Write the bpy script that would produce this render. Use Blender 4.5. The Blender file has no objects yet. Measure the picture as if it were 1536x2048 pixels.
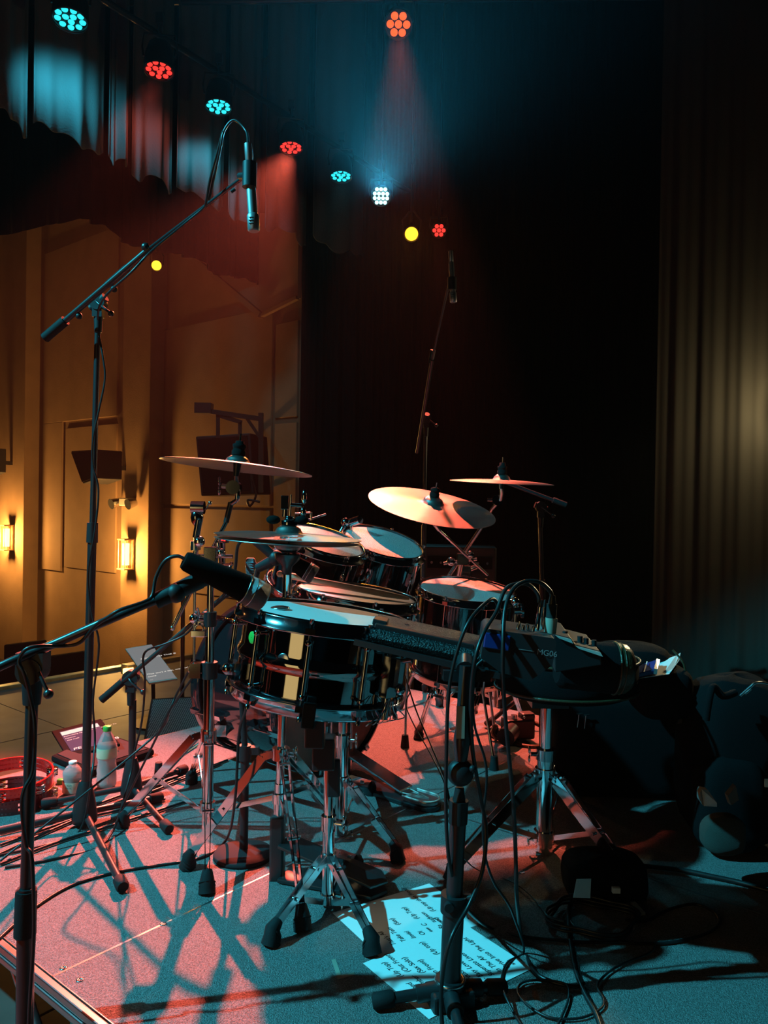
import bpy, math, random
from mathutils import Vector, Matrix
random.seed(7)
V = Vector
C = bpy.context.scene.collection
SC = bpy.context.scene

# ------------------------------------------------------------------ camera
F, PIT, ROL, H = 1560.7, .01005, .01579, .962
_f = V((0, math.cos(PIT), -math.sin(PIT))); _u0 = V((0, math.sin(PIT), math.cos(PIT))); _r0 = V((1, 0, 0))
_rt = math.cos(ROL)*_r0 + math.sin(ROL)*_u0; _up = -math.sin(ROL)*_r0 + math.cos(ROL)*_u0
EYE = V((0, 0, H))
cd = bpy.data.cameras.new('camera'); cam = bpy.data.objects.new('camera', cd); C.objects.link(cam)
M3 = Matrix((_rt, _up, -_f)).transposed()
cam.matrix_world = Matrix.Translation(EYE) @ M3.to_4x4()
cd.sensor_fit = 'VERTICAL'; cd.sensor_height = 36; cd.lens = F/2048*36; cd.clip_start = .05; cd.clip_end = 80
SC.camera = cam
SC.view_settings.view_transform = 'Standard'; SC.view_settings.look = 'None'
SC.view_settings.gamma = 1; SC.view_settings.use_curve_mapping = False
SC.view_settings.exposure = 0.0
w = bpy.data.worlds.new('dark_hall'); SC.world = w; w.use_nodes = True
w.node_tree.nodes['Background'].inputs[0].default_value = (.55, .6, .75, 1)
w.node_tree.nodes['Background'].inputs[1].default_value = .0012
SC.cycles.use_denoising = True
SC.cycles.max_bounces = 4; SC.cycles.use_adaptive_sampling = True; SC.cycles.adaptive_threshold = .03; SC.cycles.volume_bounces = 0
SC.cycles.sample_clamp_indirect = 3.0; SC.cycles.sample_clamp_direct = 60

def ray(u, v):
    return (u-768)/F*_rt - (v-1024)/F*_up + _f
def P(u, v, Y):
    d = ray(u, v); return EYE + d*(Y/d.y)
def G(u, v, z=0.0):
    d = ray(u, v); return EYE + d*((z-H)/d.z)
def ZA(p, v):
    """height at which the vertical through p crosses image row v"""
    lo, hi = -3., 8.
    for _ in range(40):
        m = (lo+hi)/2; q = V((p[0], p[1], m))-EYE
        vv = 1024 - F*q.dot(_up)/q.dot(_f)
        if vv > v: lo = m
        else: hi = m
    return (lo+hi)/2
def up_to(p, v): return V((p[0], p[1], ZA(p, v)))

# ------------------------------------------------------------------ lamps (real fixtures are built further down)
HA = math.radians(50.5)
A2 = V((math.cos(HA), math.sin(HA), 0)); N2 = V((-math.sin(HA), math.cos(HA), 0))   # riser axes
def S(s, n, z=0.0): return A2*s + N2*n + V((0, 0, z))
CY = (.06, .66, .85); RD = (1, .12, .07); AM = (1, .33, .03)
def spot(name, loc, target, col, watts, deg, blend=.4, size=.05):
    l = bpy.data.lights.new(name, 'SPOT'); l.color = col; l.energy = watts; l.spot_size = math.radians(deg)
    l.spot_blend = blend; l.shadow_soft_size = size
    o = bpy.data.objects.new(name, l); C.objects.link(o); o.location = loc
    o.rotation_euler = (V(target)-V(loc)).to_track_quat('-Z', 'Y').to_euler(); return o
def point(name, loc, col, watts, size=.05):
    l = bpy.data.lights.new(name, 'POINT'); l.color = col; l.energy = watts; l.shadow_soft_size = size
    o = bpy.data.objects.new(name, l); C.objects.link(o); o.location = loc; return o

# pixel, z above riser, colour, leds, radius, aim, watts, cone
PARS = [
 ('cyan', (140, 38), 4.0, CY, 12, .105, (-2.6, 5.0, 0.5), 260, 50, 'outermost lit par light on the batten, cyan, top left corner'),
 ('red', (318, 140), 4.0, RD, 12, .10, (-2.1, 3.2, 0), 2600, 30, 'red par light between the two large cyan ones, left end of batten'),
 ('cyan', (437, 213), 4.0, CY, 12, .10, (-.9, 3.2, 0), 160, 40, 'cyan par light directly above the hanging pencil microphone cable'),
 ('red', (582, 295), 4.0, RD, 12, .10, (-1.22, 1.72, 0), 11000, 23, 'red par light just right of the tall pencil microphone'),
 ('cyan', (682, 352), 4.0, CY, 12, .10, (.2, 2.6, 0), 120, 34, 'small dim cyan par light left of the dazzling one'),
]
# ------------------------------------------------------------------ helpers
ORG = {}
class M:
    def __init__(s): s.v = []; s.f = []; s.sm = []
    def add(s, vs, fs, smooth=True):
        b = len(s.v); s.v += [V(x) for x in vs]; s.f += [tuple(b+i for i in f) for f in fs]; s.sm += [smooth]*len(fs); return s
    def ringtube(s, rings, caps=True, smooth=True):
        n = len(rings[0]); vs = [p for r in rings for p in r]; fs = []
        for i in range(len(rings)-1):
            for j in range(n):
                k = (j+1) % n; fs.append((i*n+j, i*n+k, (i+1)*n+k, (i+1)*n+j))
        s.add(vs, fs, smooth)
        if caps:
            s.add(rings[0], [tuple(range(n))[::-1]], False); s.add(rings[-1], [tuple(range(n))], False)
        return s
    def tube(s, pts, r, n=10, caps=True):
        pts = [V(p) for p in pts]; rr = r if isinstance(r, (list, tuple)) else [r]*len(pts)
        t0 = (pts[1]-pts[0]).normalized(); a = t0.orthogonal().normalized(); rings = []
        for i, p in enumerate(pts):
            t = (pts[min(i+1, len(pts)-1)]-pts[max(i-1, 0)])
            t = t.normalized() if t.length > 1e-9 else t0
            a = (a - t*a.dot(t)); a = a.normalized() if a.length > 1e-6 else t.orthogonal().normalized()
            b = t.cross(a)
            rings.append([p + (a*math.cos(2*math.pi*j/n)+b*math.sin(2*math.pi*j/n))*rr[i] for j in range(n)])
        return s.ringtube(rings, caps)
    def cyl(s, p0, p1, r0, r1=None, n=16, caps=True): return s.tube([p0, p1], [r0, r0 if r1 is None else r1], n, caps)
    def lathe(s, prof, o, ax=(0, 0, 1), n=48, caps=False):
        o = V(o); ax = V(ax).normalized(); a = ax.orthogonal().normalized(); b = ax.cross(a)
        return s.ringtube([[o+ax*z+(a*math.cos(2*math.pi*j/n)+b*math.sin(2*math.pi*j/n))*r for j in range(n)] for r, z in prof], caps)
    def box(s, c, sz, R=None, taper=1.0):
        c = V(c); R = R or Matrix.Identity(3); x, y, z = (k/2 for k in sz)
        vs = []
        for dz in (-1, 1):
            t = taper if dz > 0 else 1
            for dx, dy in ((-1, -1), (1, -1), (1, 1), (-1, 1)): vs.append(c + R @ V((dx*x*t, dy*y*t, dz*z)))
        return s.add(vs, [(3, 2, 1, 0), (4, 5, 6, 7), (0, 1, 5, 4), (1, 2, 6, 5), (2, 3, 7, 6), (3, 0, 4, 7)], False)
    def bar(s, p0, p1, w, t, side=(0, 0, 1)):
        """flat bar from p0 to p1: w wide across, t thick along side"""
        p0, p1 = V(p0), V(p1); d = (p1-p0); L = d.length; x = d/L; z = V(side); z = (z-x*z.dot(x)).normalized(); y = z.cross(x)
        return s.box((p0+p1)/2, (L, w, t), Matrix((x, y, z)).transposed())
    def prism(s, poly, n, t):
        n = V(n); k = len(poly); a = [V(p) for p in poly]; b = [p+n*t for p in a]
        return s.add(a+b, [tuple(range(k))[::-1], tuple(range(k, 2*k))]+[(i, (i+1) % k, (i+1) % k+k, i+k) for i in range(k)], False)
    def ball(s, c, r, n=14, sc=(1, 1, 1), R=None):
        c = V(c); R = R or Matrix.Identity(3); rings = []
        for i in range(n//2+1):
            th = math.pi*i/(n//2); rr = max(math.sin(th), .02)
            rings.append([c+R @ V((r*rr*math.cos(2*math.pi*j/n)*sc[0], r*rr*math.sin(2*math.pi*j/n)*sc[1], -r*math.cos(th)*sc[2])) for j in range(n)])
        return s.ringtube(rings)
    def torus(s, c, ax, R, r, n=48, m=8):
        c = V(c); ax = V(ax).normalized(); a = ax.orthogonal().normalized(); b = ax.cross(a); vs = []; fs = []
        for i in range(n):
            d = a*math.cos(2*math.pi*i/n)+b*math.sin(2*math.pi*i/n)
            for j in range(m): vs.append(c+d*(R+r*math.cos(2*math.pi*j/m))+ax*r*math.sin(2*math.pi*j/m))
        for i in range(n):
            for j in range(m):
                k = (i+1) % n; l = (j+1) % m; fs.append((i*m+j, k*m+j, k*m+l, i*m+l))
        return s.add(vs, fs)
    def build(s, name, mat, parent=None, loc=None, bevel=0, label=None):
        o_ = V((0, 0, 0)) if parent is None else ORG[parent.name]
        if loc is not None: o_ = V(loc)
        me = bpy.data.meshes.new(name); me.from_pydata([tuple(p-o_) for p in s.v], [], s.f)
        me.polygons.foreach_set('use_smooth', s.sm); me.materials.append(mat); me.update()
        ob = bpy.data.objects.new(name, me); C.objects.link(ob); ORG[ob.name] = o_
        if parent is None: ob.location = o_
        else: ob.parent = parent; ob.location = o_-ORG[parent.name]
        if bevel:
            b = ob.modifiers.new('bevel', 'BEVEL'); b.width = bevel; b.segments = 2; b.limit_method = 'ANGLE'
        if label: ob['label'] = label
        return ob
def tag(o, label, cat, group=None, kind=None):
    o['label'] = label; o['category'] = cat
    if group: o['group'] = group
    if kind: o['kind'] = kind
    return o
def thing(name, label, cat, loc, group=None):
    o = bpy.data.objects.new(name, None); C.objects.link(o); o.location = loc; o.empty_display_size = .05
    ORG[o.name] = V(loc); return tag(o, label, cat, group)
def struct(ob): ob['kind'] = 'structure'; return ob
def smooth(pts, k=6):
    pts = [V(p) for p in pts]; out = []
    for i in range(len(pts)-1):
        p0 = pts[max(i-1, 0)]; p1 = pts[i]; p2 = pts[i+1]; p3 = pts[min(i+2, len(pts)-1)]
        for j in range(k):
            t = j/k; out.append(.5*((2*p1)+(p2-p0)*t+(2*p0-5*p1+4*p2-p3)*t*t+(3*p1-p0-3*p2+p3)*t**3))
    return out+[pts[-1]]

# ------------------------------------------------------------------ materials
MT = {}
def mat(name, col, rough=.5, metal=0, spec=.5, bump=0, scale=200, mix=None, mscale=None, coat=0, detail=3, stretch=None):
    m = bpy.data.materials.new(name); m.use_nodes = True; nt = m.node_tree; b = nt.nodes['Principled BSDF']
    b.inputs['Base Color'].default_value = (*col, 1); b.inputs['Roughness'].default_value = rough; b.inputs['Metallic'].default_value = metal
    b.inputs['Specular IOR Level'].default_value = spec; b.inputs['Coat Weight'].default_value = coat
    if bump or mix:
        tc = nt.nodes.new('ShaderNodeTexCoord'); mp = nt.nodes.new('ShaderNodeMapping'); nt.links.new(tc.outputs['Object'], mp.inputs[0])
        if stretch: mp.inputs['Scale'].default_value = stretch
        if bump:
            n = nt.nodes.new('ShaderNodeTexNoise'); n.inputs['Scale'].default_value = scale; n.inputs['Detail'].default_value = detail
            bp = nt.nodes.new('ShaderNodeBump'); bp.inputs['Strength'].default_value = bump; bp.inputs['Distance'].default_value = .01
            nt.links.new(mp.outputs[0], n.inputs[0]); nt.links.new(n.outputs[0], bp.inputs['Height']); nt.links.new(bp.outputs[0], b.inputs['Normal'])
        if mix:
            n = nt.nodes.new('ShaderNodeTexNoise'); n.inputs['Scale'].default_value = mscale or scale; n.inputs['Detail'].default_value = 4
            r = nt.nodes.new('ShaderNodeValToRGB'); r.color_ramp.elements[0].color = (*col, 1); r.color_ramp.elements[1].color = (*mix, 1)
            r.color_ramp.elements[0].position = .38; r.color_ramp.elements[1].position = .62
            nt.links.new(mp.outputs[0], n.inputs[0]); nt.links.new(n.outputs[0], r.inputs[0]); nt.links.new(r.outputs[0], b.inputs['Base Color'])
    MT[name] = m; return m
mat('chrome', (.82, .83, .85), .09, 1); mat('chrome_worn', (.62, .62, .64), .22, 1)
mat('black_nickel', (.50, .49, .50), .045, 1); mat('gunmetal', (.45, .45, .48), .12, 1)
mat('black_lacquer', (.012, .010, .012), .08, 0, .6, coat=.6)
mat('black_metal', (.018, .018, .02), .32, 0, .6); mat('black_satin', (.016, .016, .018), .5, spec=.35); mat('flat_grey_black', (.02, .022, .024), .85, spec=.12)
mat('rubber', (.014, .014, .015), .75, spec=.2, bump=.12, scale=400); mat('matte_black', (.009, .009, .009), .9, spec=.03)
mat('cable', (.012, .012, .013), .38)
mat('carpet', (.15, .145, .14), .95, spec=.15, bump=.9, scale=420, mix=(.29, .28, .275), mscale=380)
mat('aluminium', (.62, .62, .62), .3, 1)
mat('tom_head', (.26, .24, .235), .38, spec=.6, bump=.35, scale=260, mix=(.36, .33, .32), mscale=240); mat('drumhead', (.62, .62, .61), .42, spec=.4, bump=.05, scale=500)
mat('bass_head', (.20, .15, .12), .45, spec=.4)
mat('paper', (.80, .81, .82), .7, spec=.2); mat('ink', (.01, .01, .012), .7)
mat('stage_floor', (.085, .048, .042), .34, spec=.3, bump=.05, scale=30, mix=(.115, .068, .06), mscale=5); MT['stage_floor'].node_tree.nodes['Principled BSDF'].inputs['Roughness'].default_value = .5
mat('wall_paint', (.30, .19, .115), .85, spec=.2, bump=.15, scale=60, mix=(.34, .215, .13), mscale=3)
mat('ceiling_paint', (.52, .38, .26), .9)
mat('wood_trim', (.42, .26, .12), .35, mix=(.30, .17, .07), mscale=12)
mat('hall_floor', (.02, .012, .01), .5)
mat('velour', (.007, .007, .008), .95, spec=.03); mat('side_cloth', (.035, .032, .028), .95, spec=.05)
mat('border_cloth', (.10, .12, .13), .8, spec=.2, bump=.25, scale=80)
mat('red_plastic', (.62, .015, .012), .22, coat=.4); mat('maroon_plastic', (.10, .012, .014), .3)
mat('green_cap', (.05, .42, .06), .35); mat('white_cap', (.75, .74, .72), .4)
mat('stick_wood', (.62, .45, .30), .45); mat('blue_plastic', (.01, .035, .18), .3)
mat('leather', (.06, .035, .016), .35, bump=.2, scale=150); mat('nylon', (.008, .008, .009), .9, spec=.05, bump=.4, scale=700)
mat('mesh_cloth', (.07, .065, .055), .8, bump=.8, scale=900); mat('label_white', (.62, .60, .55), .6)
mat('mic_grille', (.22, .22, .23), .4, .8, bump=.9, scale=1500); mat('mic_grey', (.34, .35, .36), .42, .7)
mat('kraft_tape', (.30, .27, .21), .7); mat('vinyl_grain', (.012, .014, .015), .3, bump=.8, scale=260)
def cymbal_mat():
    m = bpy.data.materials.new('cymbal_bronze'); m.use_nodes = True; nt = m.node_tree; b = nt.nodes['Principled BSDF']
    b.inputs['Base Color'].default_value = (.40, .36, .34, 1); b.inputs['Metallic'].default_value = 1; b.inputs['Roughness'].default_value = .33
    tc = nt.nodes.new('ShaderNodeTexCoord'); wv = nt.nodes.new('ShaderNodeTexWave'); wv.wave_type = 'RINGS'; wv.rings_direction = 'SPHERICAL'
    wv.inputs['Scale'].default_value = 90; wv.inputs['Distortion'].default_value = .6; bp = nt.nodes.new('ShaderNodeBump')
    bp.inputs['Strength'].default_value = .22; bp.inputs['Distance'].default_value = .002
    nt.links.new(tc.outputs['Object'], wv.inputs[0]); nt.links.new(wv.outputs[0], bp.inputs['Height']); nt.links.new(bp.outputs[0], b.inputs['Normal'])
    ns = nt.nodes.new('ShaderNodeTexNoise'); ns.inputs['Scale'].default_value = 9; mr = nt.nodes.new('ShaderNodeMapRange')
    mr.inputs[3].default_value = .26; mr.inputs[4].default_value = .46
    nt.links.new(tc.outputs['Object'], ns.inputs[0]); nt.links.new(ns.outputs[0], mr.inputs[0]); nt.links.new(mr.outputs[0], b.inputs['Roughness'])
    MT['cymbal'] = m
cymbal_mat()
def emit(name, col, s):
    m = bpy.data.materials.new(name); m.use_nodes = True; b = m.node_tree.nodes['Principled BSDF']
    b.inputs['Base Color'].default_value = (*[c*.2 for c in col], 1); b.inputs['Emission Color'].default_value = (*col, 1); b.inputs['Emission Strength'].default_value = s
    b.inputs['Specular IOR Level'].default_value = .08; MT[name] = m; return m
emit('led_cyan', (.03, .72, .80), 1.3); emit('led_red', (1, .04, .03), 1.5); emit('led_orange', (1, .10, .02), 1.6)
emit('led_hot', (.30, .95, 1), 5); emit('lamp_amber', (1, .42, .02), 3.0)
emit('sconce_glass', (1, .62, .16), 5.0)
emit('screen_grey', (.42, .40, .40), .42); emit('screen_navy', (.05, .05, .10), .9); emit('screen_pale', (.55, .75, .66), .9); emit('screen_text', (.95, .85, .75), 1.0)
emit('led_dot_red', (1, .02, .02), 4); emit('warm_lamp', (1, .86, .60), 25)
def glass(name, col, rough=0.02, ior=1.45):
    m = bpy.data.materials.new(name); m.use_nodes = True; b = m.node_tree.nodes['Principled BSDF']
    b.inputs['Base Color'].default_value = (*col, 1); b.inputs['Roughness'].default_value = rough; b.inputs['Transmission Weight'].default_value = 1; b.inputs['IOR'].default_value = ior
    MT[name] = m
glass('clear_plastic', (.97, .97, .97), .05, 1.12); MT['clear_plastic'].node_tree.nodes['Principled BSDF'].inputs['Transmission Weight'].default_value = .8; glass('water', (.85, .84, .82), .25, 1.15); MT['water'].node_tree.nodes['Principled BSDF'].inputs['Transmission Weight'].default_value = .45; glass('crumpled_plastic', (.8, .85, .85), .25, 1.3)
def grille_mat():
    m = bpy.data.materials.new('perforated_steel'); m.use_nodes = True; nt = m.node_tree; b = nt.nodes['Principled BSDF']
    tc = nt.nodes.new('ShaderNodeTexCoord'); vo = nt.nodes.new('ShaderNodeTexVoronoi'); vo.voronoi_dimensions = '2D'; vo.inputs['Scale'].default_value = 85; vo.inputs['Randomness'].default_value = 0
    r = nt.nodes.new('ShaderNodeValToRGB'); r.color_ramp.elements[0].color = (.004, .004, .004, 1); r.color_ramp.elements[1].color = (.55, .52, .52, 1)
    r.color_ramp.elements[0].position = .38; r.color_ramp.elements[1].position = .46
    nt.links.new(tc.outputs['Object'], vo.inputs[0]); nt.links.new(vo.outputs[0], r.inputs[0]); nt.links.new(r.outputs[0], b.inputs['Base Color'])
    b.inputs['Roughness'].default_value = .35; b.inputs['Metallic'].default_value = .2; MT['perforated_steel'] = m
grille_mat()
def text(body, loc, xdir, ydir, size, m, parent, name='lettering', shear=0, align='LEFT', lift=.0006, ext=0):
    cu = bpy.data.curves.new(name, 'FONT'); cu.body = body; cu.size = size; cu.shear = shear; cu.align_x = align; cu.align_y = 'CENTER'
    cu.extrude = ext; cu.offset = .00025 if name == 'printed_line' else 0; cu.materials.append(m); ob = bpy.data.objects.new(name, cu); C.objects.link(ob)
    x = V(xdir).normalized(); z = x.cross(V(ydir)).normalized(); y = z.cross(x)
    R = Matrix((x, y, z)).transposed()
    ob.parent = parent; ob.matrix_world = Matrix.Identity(4)
    ob.location = V(loc)+z*lift-ORG[parent.name]; ob.rotation_euler = R.to_euler(); return ob

# ================================================================== the setting
ra = [G(0, 1875), G(230, 2048)]; S0 = sum(p.dot(A2) for p in ra)/2
rb = [G(273, 1485), G(407, 1449)]; N1 = sum(p.dot(N2) for p in rb)/2
ST = -.42                                  # stage floor level below riser top
Q = 1.22
# stage floor (boards) up to the stage lip, hall beyond it
lipn = G(0, 1368, ST).dot(N2)
lip2 = G(250, 1338, ST).dot(N2); LIP = (lipn+lip2)/2
BL = 1.22
k = 0
fl = M(); fl.box(S(1.5, -2, ST-.06), (24, 24, .02), Matrix((A2, N2, V((0, 0, 1)))).transposed())
floor = M(); base_c = S(2, (LIP-10)/2, ST-.05)
floor.box(base_c, (24, LIP+10, .06), Matrix((A2, N2, V((0, 0, 1)))).transposed())
fo = struct(floor.build('floor', MT['matte_black'], loc=S(2, LIP-3, ST)))
RR = Matrix((A2, N2, V((0, 0, 1)))).transposed()
for i in range(-4, 5):
    for j in range(0, 5):
        n1 = LIP-.10-j*BL; sm = S0+.4+i*2.44
        M().box(S(sm, n1-BL/2, ST-.012), (2.436, BL-.008, .024), RR).build('floor_board', MT['stage_floor'], fo, bevel=.002)
tr = M(); tr.box(S(2, LIP-.04, ST-.005), (24, .08, .05), RR); tr.box(S(2, LIP+.01, ST-.10), (24, .03, .12), RR)
o = tr.build('trim_1', MT['wood_trim'], loc=S(2, LIP, ST), bevel=.006); struct(o)
hf = M(); hf.box((-4, 12, -1.65), (34, 30, .1)); struct(hf.build('hall_floor', MT['hall_floor'], loc=(-4, 12, -1.65)))
# hall side wall receding to the far left, pilasters with sconces
W0 = P(265, 1108, 10.5); W0.z = 0
WN = -A2                                        # wall normal towards the stage
def Wp(t, out, z): return W0 + N2*t - A2*out + V((0, 0, z))
RW = Matrix((N2, -A2, V((0, 0, 1)))).transposed()
def wt(u, out=0):
    """distance along the wall where image column u meets it"""
    d = ray(u, 900); a = W0-A2*out; # solve a+N2 t = k d
    det = N2.x*(-d.y)-N2.y*(-d.x); bx, by = -a.x, -a.y
    return (bx*(-d.y)-by*(-d.x))/det
T_R = wt(600)
wl = M(); wl.box(Wp((T_R+14)/2, -.15, 1.9), (14-T_R, .3, 8.2), RW)
wall = struct(wl.build('wall_left', MT['wall_paint'], loc=Wp(0, 0, 0)))
for (ua, ub) in ((245, 300), (0, 50), (-190, -120)):
    ta, tb = wt(ua, .22), wt(ub, .22)
    struct(M().box(Wp((ta+tb)/2, .10, 1.9), (abs(tb-ta), .26, 8.2), RW).build('pilaster', MT['wall_paint'], wall, bevel=.01))
def wbox(u0, u1, z0, z1, out, th, name='panel_moulding'):
    ta, tb = wt(u0), wt(u1)
    return M().box(Wp((ta+tb)/2, out, (z0+z1)/2), (abs(tb-ta), th, z1-z0), RW).build(name, MT['wall_paint'], wall, bevel=.006)
zz = lambda u, v: ZA(Wp(wt(u), 0, 0), v)
# raised panels on the wall, with gaps between them
for (u0, u1, v0, v1) in ((552, 596, 645, 835), (552, 596, 846, 1180), (312, 545, 640, 1010), (312, 545, 1018, 1190), (134, 236, 852, 1140), (88, 127, 846, 1140), (88, 236, 480, 840)):
    um = (u0+u1)/2; wbox(u0, u1, zz(um, v1), zz(um, v0), .012, .03)
# sloping soffit and cornice high on the wall
sf = M(); q = [Wp(wt(395), .02, zz(395, 520)), Wp(wt(530), .02, zz(530, 633)), Wp(wt(600), .02, zz(600, 598)), Wp(wt(600), .02, zz(600, 430)), Wp(wt(395), .02, zz(395, 430))]
sf.prism(q, -A2, .05); struct(sf.build('ceiling', MT['ceiling_paint'], loc=Wp(0, 0, 0)))
cr = M(); cr.bar(q[0]-A2*.05, q[1]-A2*.05, .10, .06, (0, 0, 1)); cr.bar(q[1]-A2*.05, q[2]-A2*.05, .05, .04, (0, 0, 1))
struct(cr.build('trim_2', MT['wall_paint'], loc=q[1]))
# ---------------------------------------------------------------- sconces
def sconce(u, v, label):
    t = wt(u, .24); z = ZA(Wp(t, .24, 0), v); c = Wp(t, .24, z)
    r = thing('wall_sconce', label, 'sconce', c, 'brass box sconces on the pilasters')
    M().box(c-A2*.01, (.16, .02, .40), RW).build('back_plate', MT['wood_trim'], r, bevel=.004)
    M().cyl(c-A2*.08-V((0, 0, .14)), c-A2*.08+V((0, 0, .14)), .045, n=16).build('lamp_glass', MT['sconce_glass'], r)
    f = M()
    for dx in (-.07, .07):
        for o_ in (.03, .14): f.cyl(c+N2*dx-A2*o_-V((0, 0, .19)), c+N2*dx-A2*o_+V((0, 0, .19)), .006, n=6)
    for dz in (-.19, .19): f.box(c-A2*.085+V((0, 0, dz)), (.17, .14, .015), RW)
    f.build('frame', MT['wood_trim'], r)
    l = point('sconce_light', c-A2*.28, (1, .50, .12), 140, .08)
sconce(265, 1108, 'lit brass box sconce on the nearer wide pilaster, larger of two')
sconce(25, 1075, 'lit brass box sconce at the far left edge, smaller of two')
# emergency light, twin heads, over the nearer sconce
t = wt(262, .24); c = Wp(t, .24, ZA(Wp(t, .24, 0), 1004))
e = thing('emergency_light', 'twin-headed emergency light above the nearer wall sconce', 'emergency light', c)
M().box(c-A2*.05, (.22, .10, .10), RW).build('housing', MT['label_white'], e, bevel=.01)
for dx in (-.19, .19):
    h = M(); h.cyl(c+N2*dx-A2*.05, c+N2*dx-A2*.16-V((0, 0, .03)), .05, .07, 16); h.cyl(c+N2*dx*.5-A2*.05, c+N2*dx-A2*.07, .015, n=8)
    h.build('lamp_head', MT['chrome_worn'], e)
# wall loudspeakers high on the pilasters
for (u, v, wd, lb) in ((248, 935, 1.0, 'black wall loudspeaker above the emergency light'), (22, 925, .9, 'black wall loudspeaker above the farther sconce')):
    t = wt(u, .24); c = Wp(t, .45, ZA(Wp(t, .45, 0), v))
    sp = thing('wall_speaker', lb, 'speaker', c)
    a = M(); pr = [c+N2*.32+V((0, 0, .2)), c-N2*.30+V((0, 0, .2)), c-N2*.30-V((0, 0, .16)), c+N2*.02-V((0, 0, .22))]
    a.prism(pr, -A2, .35); a.build('cabinet', MT['black_satin'], sp, bevel=.01)
    g = M(); g.prism([p-A2*.352+(c-p)*.1 for p in pr], -A2, .012); g.build('grille', MT['matte_black'], sp)
    M().box(c+A2*.1, (.08, .30, .06), RW).build('bracket', MT['black_metal'], sp)
# hanging black loudspeaker on wall bracket (right wall part)
YB = 7.6
pb = lambda u, v: P(u, v, YB)
hs = thing('bracket_speaker', 'black loudspeaker hung from a wall bracket behind the left crash cymbal', 'speaker', pb(520, 830))
b = M(); b.bar(pb(522, 826), pb(522, 985), .045, .045, (0, 1, 0)); b.bar(pb(522, 838), pb(400, 820), .045, .045, (0, 1, 0)); b.bar(pb(492, 834), pb(522, 878), .03, .03, (0, 1, 0))
b.box(pb(408, 817), (.16, .12, .10)); b.bar(pb(522, 835), Wp(wt(522), 0, pb(522, 835).z), .05, .05); b.bar(pb(522, 975), Wp(wt(522), 0, pb(522, 975).z), .05, .05); b.build('wall_bracket', MT['black_metal'], hs)
y = M(); y.bar(pb(434, 830), pb(484, 845), .04, .02, (0, 1, 0)); y.bar(pb(436, 828), pb(436, 875), .035, .02, (0, 1, 0)); y.bar(pb(480, 845), pb(480, 872), .035, .02, (0, 1, 0)); y.build('yoke', MT['black_metal'], hs)
cb = M(); cb.prism([pb(391, 873), pb(500, 866), pb(508, 988), pb(402, 992)], (0.25, 1, 0), .42); cb.build('cabinet', MT['black_satin'], hs, bevel=.01)
gg = M(); gg.prism([pb(396, 879)-V((0, .02, 0)), pb(495, 872)-V((0, .02, 0)), pb(502, 982)-V((0, .02, 0)), pb(407, 986)-V((0, .02, 0))], (0, 1, 0), .015); gg.build('grille', MT['matte_black'], hs)
cc = M(); cc.tube(smooth([pb(505, 960), pb(512, 990), pb(500, 1012), pb(496, 1000), pb(520, 1004)]), .012, 6); cc.build('cable_tail', MT['cable'], hs)
# ---------------------------------------------------------------- curtains
def curtain(name, p0, p1, z0, z1, amp, waves, m, label, scallop=None, seg=160, kindstruct=False, cat='curtain'):
    """hanging cloth from p0 to p1 with folds; scallop(t) lowers the hem"""
    p0, p1 = V(p0), V(p1); d = p1-p0; nn = V((-d.y, d.x, 0)).normalized(); vs = []; fs = []; rows = 10
    for i in range(seg+1):
        t = i/seg; off = amp*math.sin(t*waves*2*math.pi)+amp*.5*math.sin(t*waves*4.7*math.pi+1)
        zb = z0+(scallop(t) if scallop else 0)
        for j in range(rows+1):
            z = z1+(zb-z1)*j/rows; vs.append(p0+d*t+nn*off*(.55+.45*j/rows)+V((0, 0, z)))
    for i in range(seg):
        for j in range(rows):
            a = i*(rows+1)+j; fs.append((a, a+1, a+rows+2, a+rows+1))
    mm = M(); mm.add(vs, fs); ob = mm.build(name, m, loc=p0+V((0, 0, z1)))
    sd = ob.modifiers.new('cloth_thickness', 'SOLIDIFY'); sd.thickness = .008
    tag(ob, label, cat); return ob
# black back curtain that fills the right of the picture
curtain('back_curtain', P(600, 900, 8.25).xy.to_3d(), P(1560, 900, 8.6).xy.to_3d(), ST, 7.5, .05, 26, MT['velour'], 'wide black velour curtain filling the back behind the drum kit', seg=320)
curtain('side_curtain', P(1310, 900, 4.6).xy.to_3d(), P(1640, 900, 4.0).xy.to_3d(), ST, 6.5, .009, 5, MT['side_cloth'], 'pleated black side curtain at right, warmly lit near the edge', seg=160)
# pleated border cloths: first border behind the batten, second one farther out
# curtains run parallel to the batten of par lights
BP0, BP1 = G(140, 38, 4.0), G(682, 352, 4.0); BD = (BP1-BP0); BD.z = 0; BD.normalize(); BN = V((-BD.y, BD.x, 0))
def K(s, o, z=0.0): p = BP0+BD*s+BN*o; return V((p.x, p.y, z))
def ks(u, o):
    d = ray(u, 300); a = K(0, o); det = BD.x*(-d.y)-BD.y*(-d.x)
    return ((-a.x)*(-d.y)-(-a.y)*(-d.x))/det
def lerp_tab(tab, u):
    for (u0, v0), (u1, v1) in zip(tab, tab[1:]):
        if u <= u1: return v0+(v1-v0)*(u-u0)/(u1-u0)
    return tab[-1][1]
HEM = [(-400, 430), (0, 472), (60, 456), (150, 438), (205, 450), (222, 478), (300, 502), (385, 516), (400, 534), (438, 552), (480, 556), (500, 570), (535, 574), (560, 590), (602, 600), (900, 640)]
oB = 1.75; sa0, sb0 = ks(-260, oB), ks(640, oB)
def sc2(t):
    p = K(sa0+(sb0-sa0)*t, oB); q = p-EYE; u = 768+F*q.dot(_rt)/q.dot(_f); return ZA(p, lerp_tab(HEM, u))
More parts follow.
